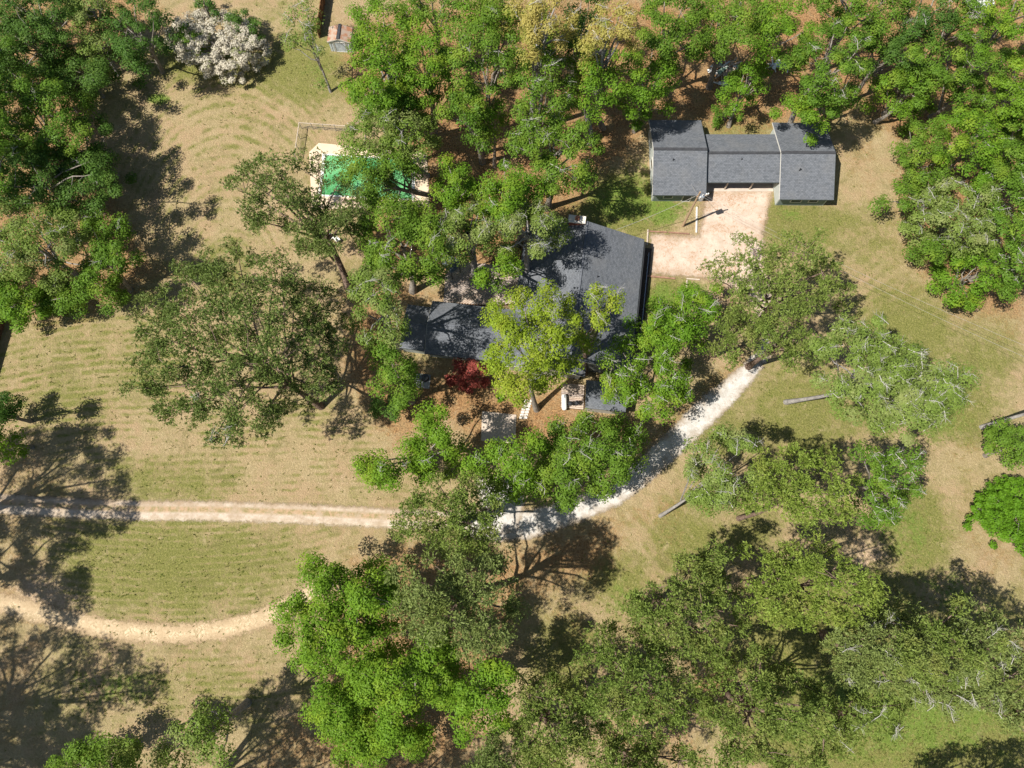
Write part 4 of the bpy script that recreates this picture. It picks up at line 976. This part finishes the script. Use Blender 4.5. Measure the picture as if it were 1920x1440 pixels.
tree('red', "843,680 868,668 900,672 914,695 905,718 875,728 848,718", 3.6, 1.6, 'small red-leaved maple by the left house wing', space=.85, lumpy=.5, gap=.08, dens=1.2, sleaf=.12)
tree('yellow', "925,560 975,540 1030,535 1080,560 1095,610 1100,660 1085,690 1050,700 1010,740 985,760 950,740 915,700 905,650 925,620", 21, 12, 'yellow-green tree in front of the house', base=(1006, 768), gap=.06, twigs=5, tr=.3, lumpy=1.0, grow=.97)
tree('yellow', "1095,545 1130,530 1170,545 1180,570 1160,600 1130,605 1100,590", 17, 13, 'yellow side crown lying over the main roof ridge', base=(1100, 690), gap=.35, dens=.9, twigs=3, grow=.9)
tree('pineg', "1060,600 1110,585 1125,620 1110,650 1075,650", 14, 11, 'grey-olive crown between the two yellow ones', base=(1095, 700), gap=.35, dens=.8)
tree('bright', "1110,660 1150,630 1200,640 1250,650 1290,680 1310,720 1290,760 1240,790 1190,785 1160,750 1130,710", 13, 6, 'bright oak with white dead boughs at the house front', gap=.06, twigs=34, grow=.98)
tree('bright', "1185,590 1230,570 1290,550 1340,545 1365,570 1350,620 1300,650 1240,660 1200,630", 12, 5, 'bright oak between the gravel court and the white drive', gap=.08, twigs=8)
tree('pine', "1335,490 1380,450 1440,455 1500,430 1545,440 1550,480 1600,500 1590,560 1560,600 1500,620 1440,600 1390,580 1340,540", 18, 10, 'olive pine below the garage beside the gravel court', gap=.22, dens=1.3, base=(1422, 606))
tree('pine', "1420,600 1480,600 1540,610 1550,660 1510,700 1450,690 1425,650", 14, 9, 'small olive pine left of the leaning white-boughed tree', gap=.25, dens=1.2)
tree('pine', "1340,600 1390,590 1430,620 1410,670 1360,680 1335,650", 10, 5, 'low pine over the narrow part of the drive', gap=.25, dens=1.2)
tree('soft', "1540,650 1570,620 1620,590 1665,590 1690,640 1720,640 1760,680 1820,700 1830,730 1780,760 1760,800 1710,790 1650,790 1600,760 1550,750 1530,700", 20, 14, 'spreading pale oak with white boughs on a leaning grey trunk', base=(1473, 754), gap=.18, dens=1.1, twigs=40, tr=.25)
tree('soft', "1290,850 1330,820 1390,800 1430,830 1440,880 1410,930 1360,950 1310,920 1290,890", 17, 11, 'pale green tree on a leaning grey trunk beside the drive', base=(1238, 967), gap=.15, twigs=14, tr=.19)
tree('pinel', "1400,880 1440,840 1500,830 1560,850 1620,900 1610,960 1560,1000 1480,1000 1420,980 1395,930", 18, 10, 'light olive pine right of the pale green tree', base=(1385, 972), gap=0.22, dens=1.4, tr=.25)
tree('oak', "1570,850 1620,820 1690,810 1730,850 1720,920 1700,980 1640,970 1620,900", 13, 7, 'green oak at the right of the light olive pine', gap=.28, dens=.9, twigs=12)
tree('pinel', "1370,1050 1440,1020 1520,1010 1600,1030 1650,1070 1660,1130 1600,1180 1510,1190 1430,1170 1380,1120", 18, 10, 'wide light olive pine in the lower right quarter', gap=0.22, dens=1.4)
tree('pine', "1170,1120 1230,1080 1290,1040 1340,1060 1380,1110 1400,1180 1370,1240 1300,1260 1230,1240 1180,1190", 18, 9, 'olive pine at the right edge of the lower clearing', gap=0.28, dens=1.4)
tree('pine', "1290,1050 1310,1020 1360,1010 1390,1050 1340,1090", 13, 9, 'small pine crown poking up from the lower pine group', gap=.3, dens=1.1)
tree('pine', "1090,1200 1150,1170 1220,1200 1290,1240 1310,1300 1280,1380 1200,1400 1120,1380 1070,1310", 18, 9, 'olive pine left of the reddish gap at the bottom', gap=0.24, dens=1.4)
tree('pine', "1340,1250 1420,1210 1500,1260 1560,1300 1580,1380 1540,1450 1430,1460 1340,1440 1310,1350", 17, 9, 'olive pine right of the reddish gap at the bottom', gap=0.26, dens=1.4)
tree('pineg', "1560,1190 1640,1160 1720,1130 1790,1170 1800,1230 1740,1290 1650,1300 1570,1270", 17, 9, 'greyish pine under the big dark ground shadow', gap=.2, dens=1.3, twigs=8)
tree('pineg', "1790,1160 1860,1140 1950,1180 1980,1290 1900,1340 1820,1300 1790,1230", 16, 8, 'greyish pine at the lower right edge', gap=.22, dens=1.2, twigs=8)
tree('pine', "1560,1320 1640,1290 1720,1320 1700,1390 1620,1430 1570,1400", 13, 7, 'thin olive pine beside the bright grass at the bottom', gap=.35, dens=1.0, twigs=5)
tree('pine', "980,1290 1050,1260 1110,1320 1130,1400 1090,1480 990,1480 950,1420", 16, 8, 'olive pine at the bottom edge right of the bright oak', gap=0.26, dens=1.3)
tree('pine', "1100,1390 1200,1390 1320,1400 1330,1480 1200,1510 1090,1490", 14, 8, 'olive pine on the bottom edge near the middle', gap=0.26, dens=1.3)
tree('pine', "1660,1130 1720,1050 1790,1040 1870,1080 1880,1120 1830,1160 1750,1170", 19, 15, 'tall pine whose shadow lies on the grass near the round bush', mode='S', gap=.25, dens=1.3, base=(1640, 1180))
tree('lime', "1832,950 1850,920 1900,905 1960,905 1990,960 1980,1020 1930,1040 1890,1015 1850,995", 3.4, 2.2, 'round lime-green shrub on the right edge', cat='shrub', name='shrub', gap=0, space=.75, lumpy=.25, dens=1.4)
tree('oak', "1865,815 1900,790 1970,800 1980,900 1920,885 1880,850", 8, 4, 'green tree at the right edge above the lime shrub', gap=.15)
tree('soft', "2060,690 2140,640 2200,690 2180,760 2100,790 2040,750", 19, 13, 'tree beyond the right edge with a long leaning grey trunk', base=(1840, 801), gap=.25, tr=.22)
# ---- trees along the drive
tree('bright', "675,870 700,840 750,830 790,770 830,760 865,780 870,830 840,870 800,890 740,905 690,900", 12, 6, 'bright leafy tree left of the parking pad', gap=.14, twigs=3)
tree('bright', "870,850 900,835 950,830 1000,805 1040,830 1030,890 990,940 950,930 900,890 865,880", 14, 6, 'bright oak over the drive, left of two', gap=.08, twigs=4, grow=1.0)
tree('oak', "1030,810 1080,785 1140,790 1190,810 1200,850 1170,900 1120,930 1060,940 1010,910 1030,860", 14, 6, 'denser oak over the drive, right of two', gap=.08, twigs=12)
tree('pine', "745,980 770,930 820,900 880,900 940,920 955,960 930,1010 880,1040 800,1050 750,1030", 17, 11, 'olive pine where the two driveways meet', gap=.12, dens=1.4)
tree('pineg', "730,1070 790,1040 860,1030 930,1040 970,1080 980,1140 950,1200 900,1230 840,1210 770,1190 730,1140", 22, 14, 'grey-olive tall pine beside the big bright oak', gap=.08, dens=1.4, base=(905, 1105))
tree('bright', "560,1110 580,1060 620,1050 650,1070 700,1060 740,1080 740,1150 720,1200 730,1240 650,1260 570,1240 530,1190 525,1150", 15, 7, 'big bright oak by the dirt track, upper crown', gap=.06, lumpy=1.3)
tree('bright', "650,1250 730,1230 800,1190 860,1220 850,1290 800,1330 730,1340 660,1330", 16, 8, 'big bright oak crown right of the trackside one', gap=.08, lumpy=1.3)
tree('bright', "600,1260 660,1300 740,1330 770,1370 730,1410 680,1415 620,1390 600,1330", 13, 6, 'bright oak crown lowest in the big cluster', gap=.10, lumpy=1.3)
tree('bright', "870,1260 910,1235 955,1245 972,1290 950,1340 910,1365 870,1370 855,1330", 14, 8, 'separate bright oak crown right of the cluster', gap=.08, lumpy=1.2)
tree('pined', "880,1400 930,1380 960,1420 940,1490 870,1490", 14, 9, 'dark pine at the bottom edge below the separate crown', gap=.25, dens=1.1)
# rough grass standing in the lawn
def tufts():
    rng = np.random.default_rng(9); N = 90000
    px = rng.uniform(0, 1920, N); py = rng.uniform(0, 1440, N); p = P(px, py, 0)
    ix = np.clip(np.searchsorted(gx, p[:, 0]), 0, nx-1); iy = np.clip(np.searchsorted(gy, p[:, 1]), 0, ny-1)
    a = np.clip(green[iy, ix]*.35+lush[iy, ix]*1.2-litter[iy, ix]*.5, 0.04, 1)
    cl = np.sin(p[:, 0]*1.3+np.sin(p[:, 1]*.9)*2)*np.sin(p[:, 1]*1.1+np.sin(p[:, 0]*.7)*2)
    k = rng.random(N) < a*(.35+.5*(cl > .2))
    for mp in ("885,893 965,890 990,930 975,1000 925,1010 900,960", "1214,430 1458,345 1450,470 1340,540 1215,520", "0,925 900,960 900,990 0,965", "575,260 835,280 835,400 580,395",
               "755,560 985,570 975,690 750,660", "980,410 1215,440 1200,640 1180,790 950,770", "1215,220 1570,225 1565,385 1215,385", "940,960 1200,860 1440,600 1440,690 1230,900 980,1010"):
        k &= ~inside(parse(mp), px, py)
    p = p[k]; M = len(p); q = []
    for j in range(3):
        az = rng.uniform(0, 6.28, M); d = np.stack([np.cos(az), np.sin(az), rng.uniform(.4, 1.4, M)], 1)*rng.uniform(.07, .17, (M, 1))
        sd = np.stack([-np.sin(az), np.cos(az), 0*az], 1)*rng.uniform(.03, .06, (M, 1)); b0 = p+rng.normal(0, .05, (M, 3))*[1, 1, 0]
        q.append(np.stack([b0-sd, b0+d-sd*.4, b0+d+sd*.4, b0+sd], 1))
    o = fastmesh('grass', np.concatenate(q).reshape(-1, 3), 4, leafmat('grass_blades', (.16, .15, .045), (.34, .30, .12), (.13, .20, .03), .4, patch=.5))
    tag(o, 'tufts of rough grass standing in the mown lawn', 'grass', kind='stuff')
tufts()
tree('pine', "680,1400 760,1375 860,1380 950,1400 980,1450 930,1510 760,1520 680,1470", 19, 13, 'pine below the bottom edge shading the ground under the big bright oak', mode='S', gap=.06, dens=1.4, base=(640, 1570))
tree('bright', "620,1360 680,1350 750,1360 800,1370 790,1415 720,1435 650,1420", 10, 4, 'bright bough at the very bottom of the big oak cluster', gap=.1)
tree('pineg', "1700,1250 1780,1235 1860,1270 1900,1310 1860,1350 1770,1345 1700,1310", 13, 8, 'loose greyish pine above the bright grass at lower right', gap=.3, dens=1.1, twigs=8)
tree('pineg', "1870,1300 1950,1290 1990,1360 1940,1400 1880,1370", 12, 7, 'greyish pine at the right edge above the corner shadow', gap=.25, dens=1.1)
# spiky palm-like plants
def yucca(px, py, s, label):
    p = P(px, py); rng = np.random.default_rng(int(px)); V = []
    r = empty('yucca', tuple(p), label, 'plant')
    T = []
    for k in range(34):
        a = k*2.4; el = rng.uniform(.15, 1.1); d = np.array([math.cos(a)*math.cos(el), math.sin(a)*math.cos(el), math.sin(el)]); L_ = s*rng.uniform(.7, 1)
        sd = np.array([-d[1], d[0], 0]); sd /= np.linalg.norm(sd); b0 = p+[0, 0, .15]
        V += [b0-sd*.04, b0+d*L_*.5-sd*.07+[0, 0, .05], b0+d*L_-[0, 0, .12], b0+d*L_*.5+sd*.07+[0, 0, .05]]
    fastmesh('leaves', np.array(V), 4, LEAF['lime' if s < 1 else 'soft'], r)
    cyl('stem', p-[0, 0, .02], p+[0, 0, .3], .12, BARK, r, 8)
yucca(838, 892, 1.5, 'pale spiky palm-like plant beside the drive trees'); yucca(937, 747, .9, 'small spiky green plant in the leaf litter by the path')
print('LEAF TRIS', NTRI[0], 'TREES', TREEID[0])
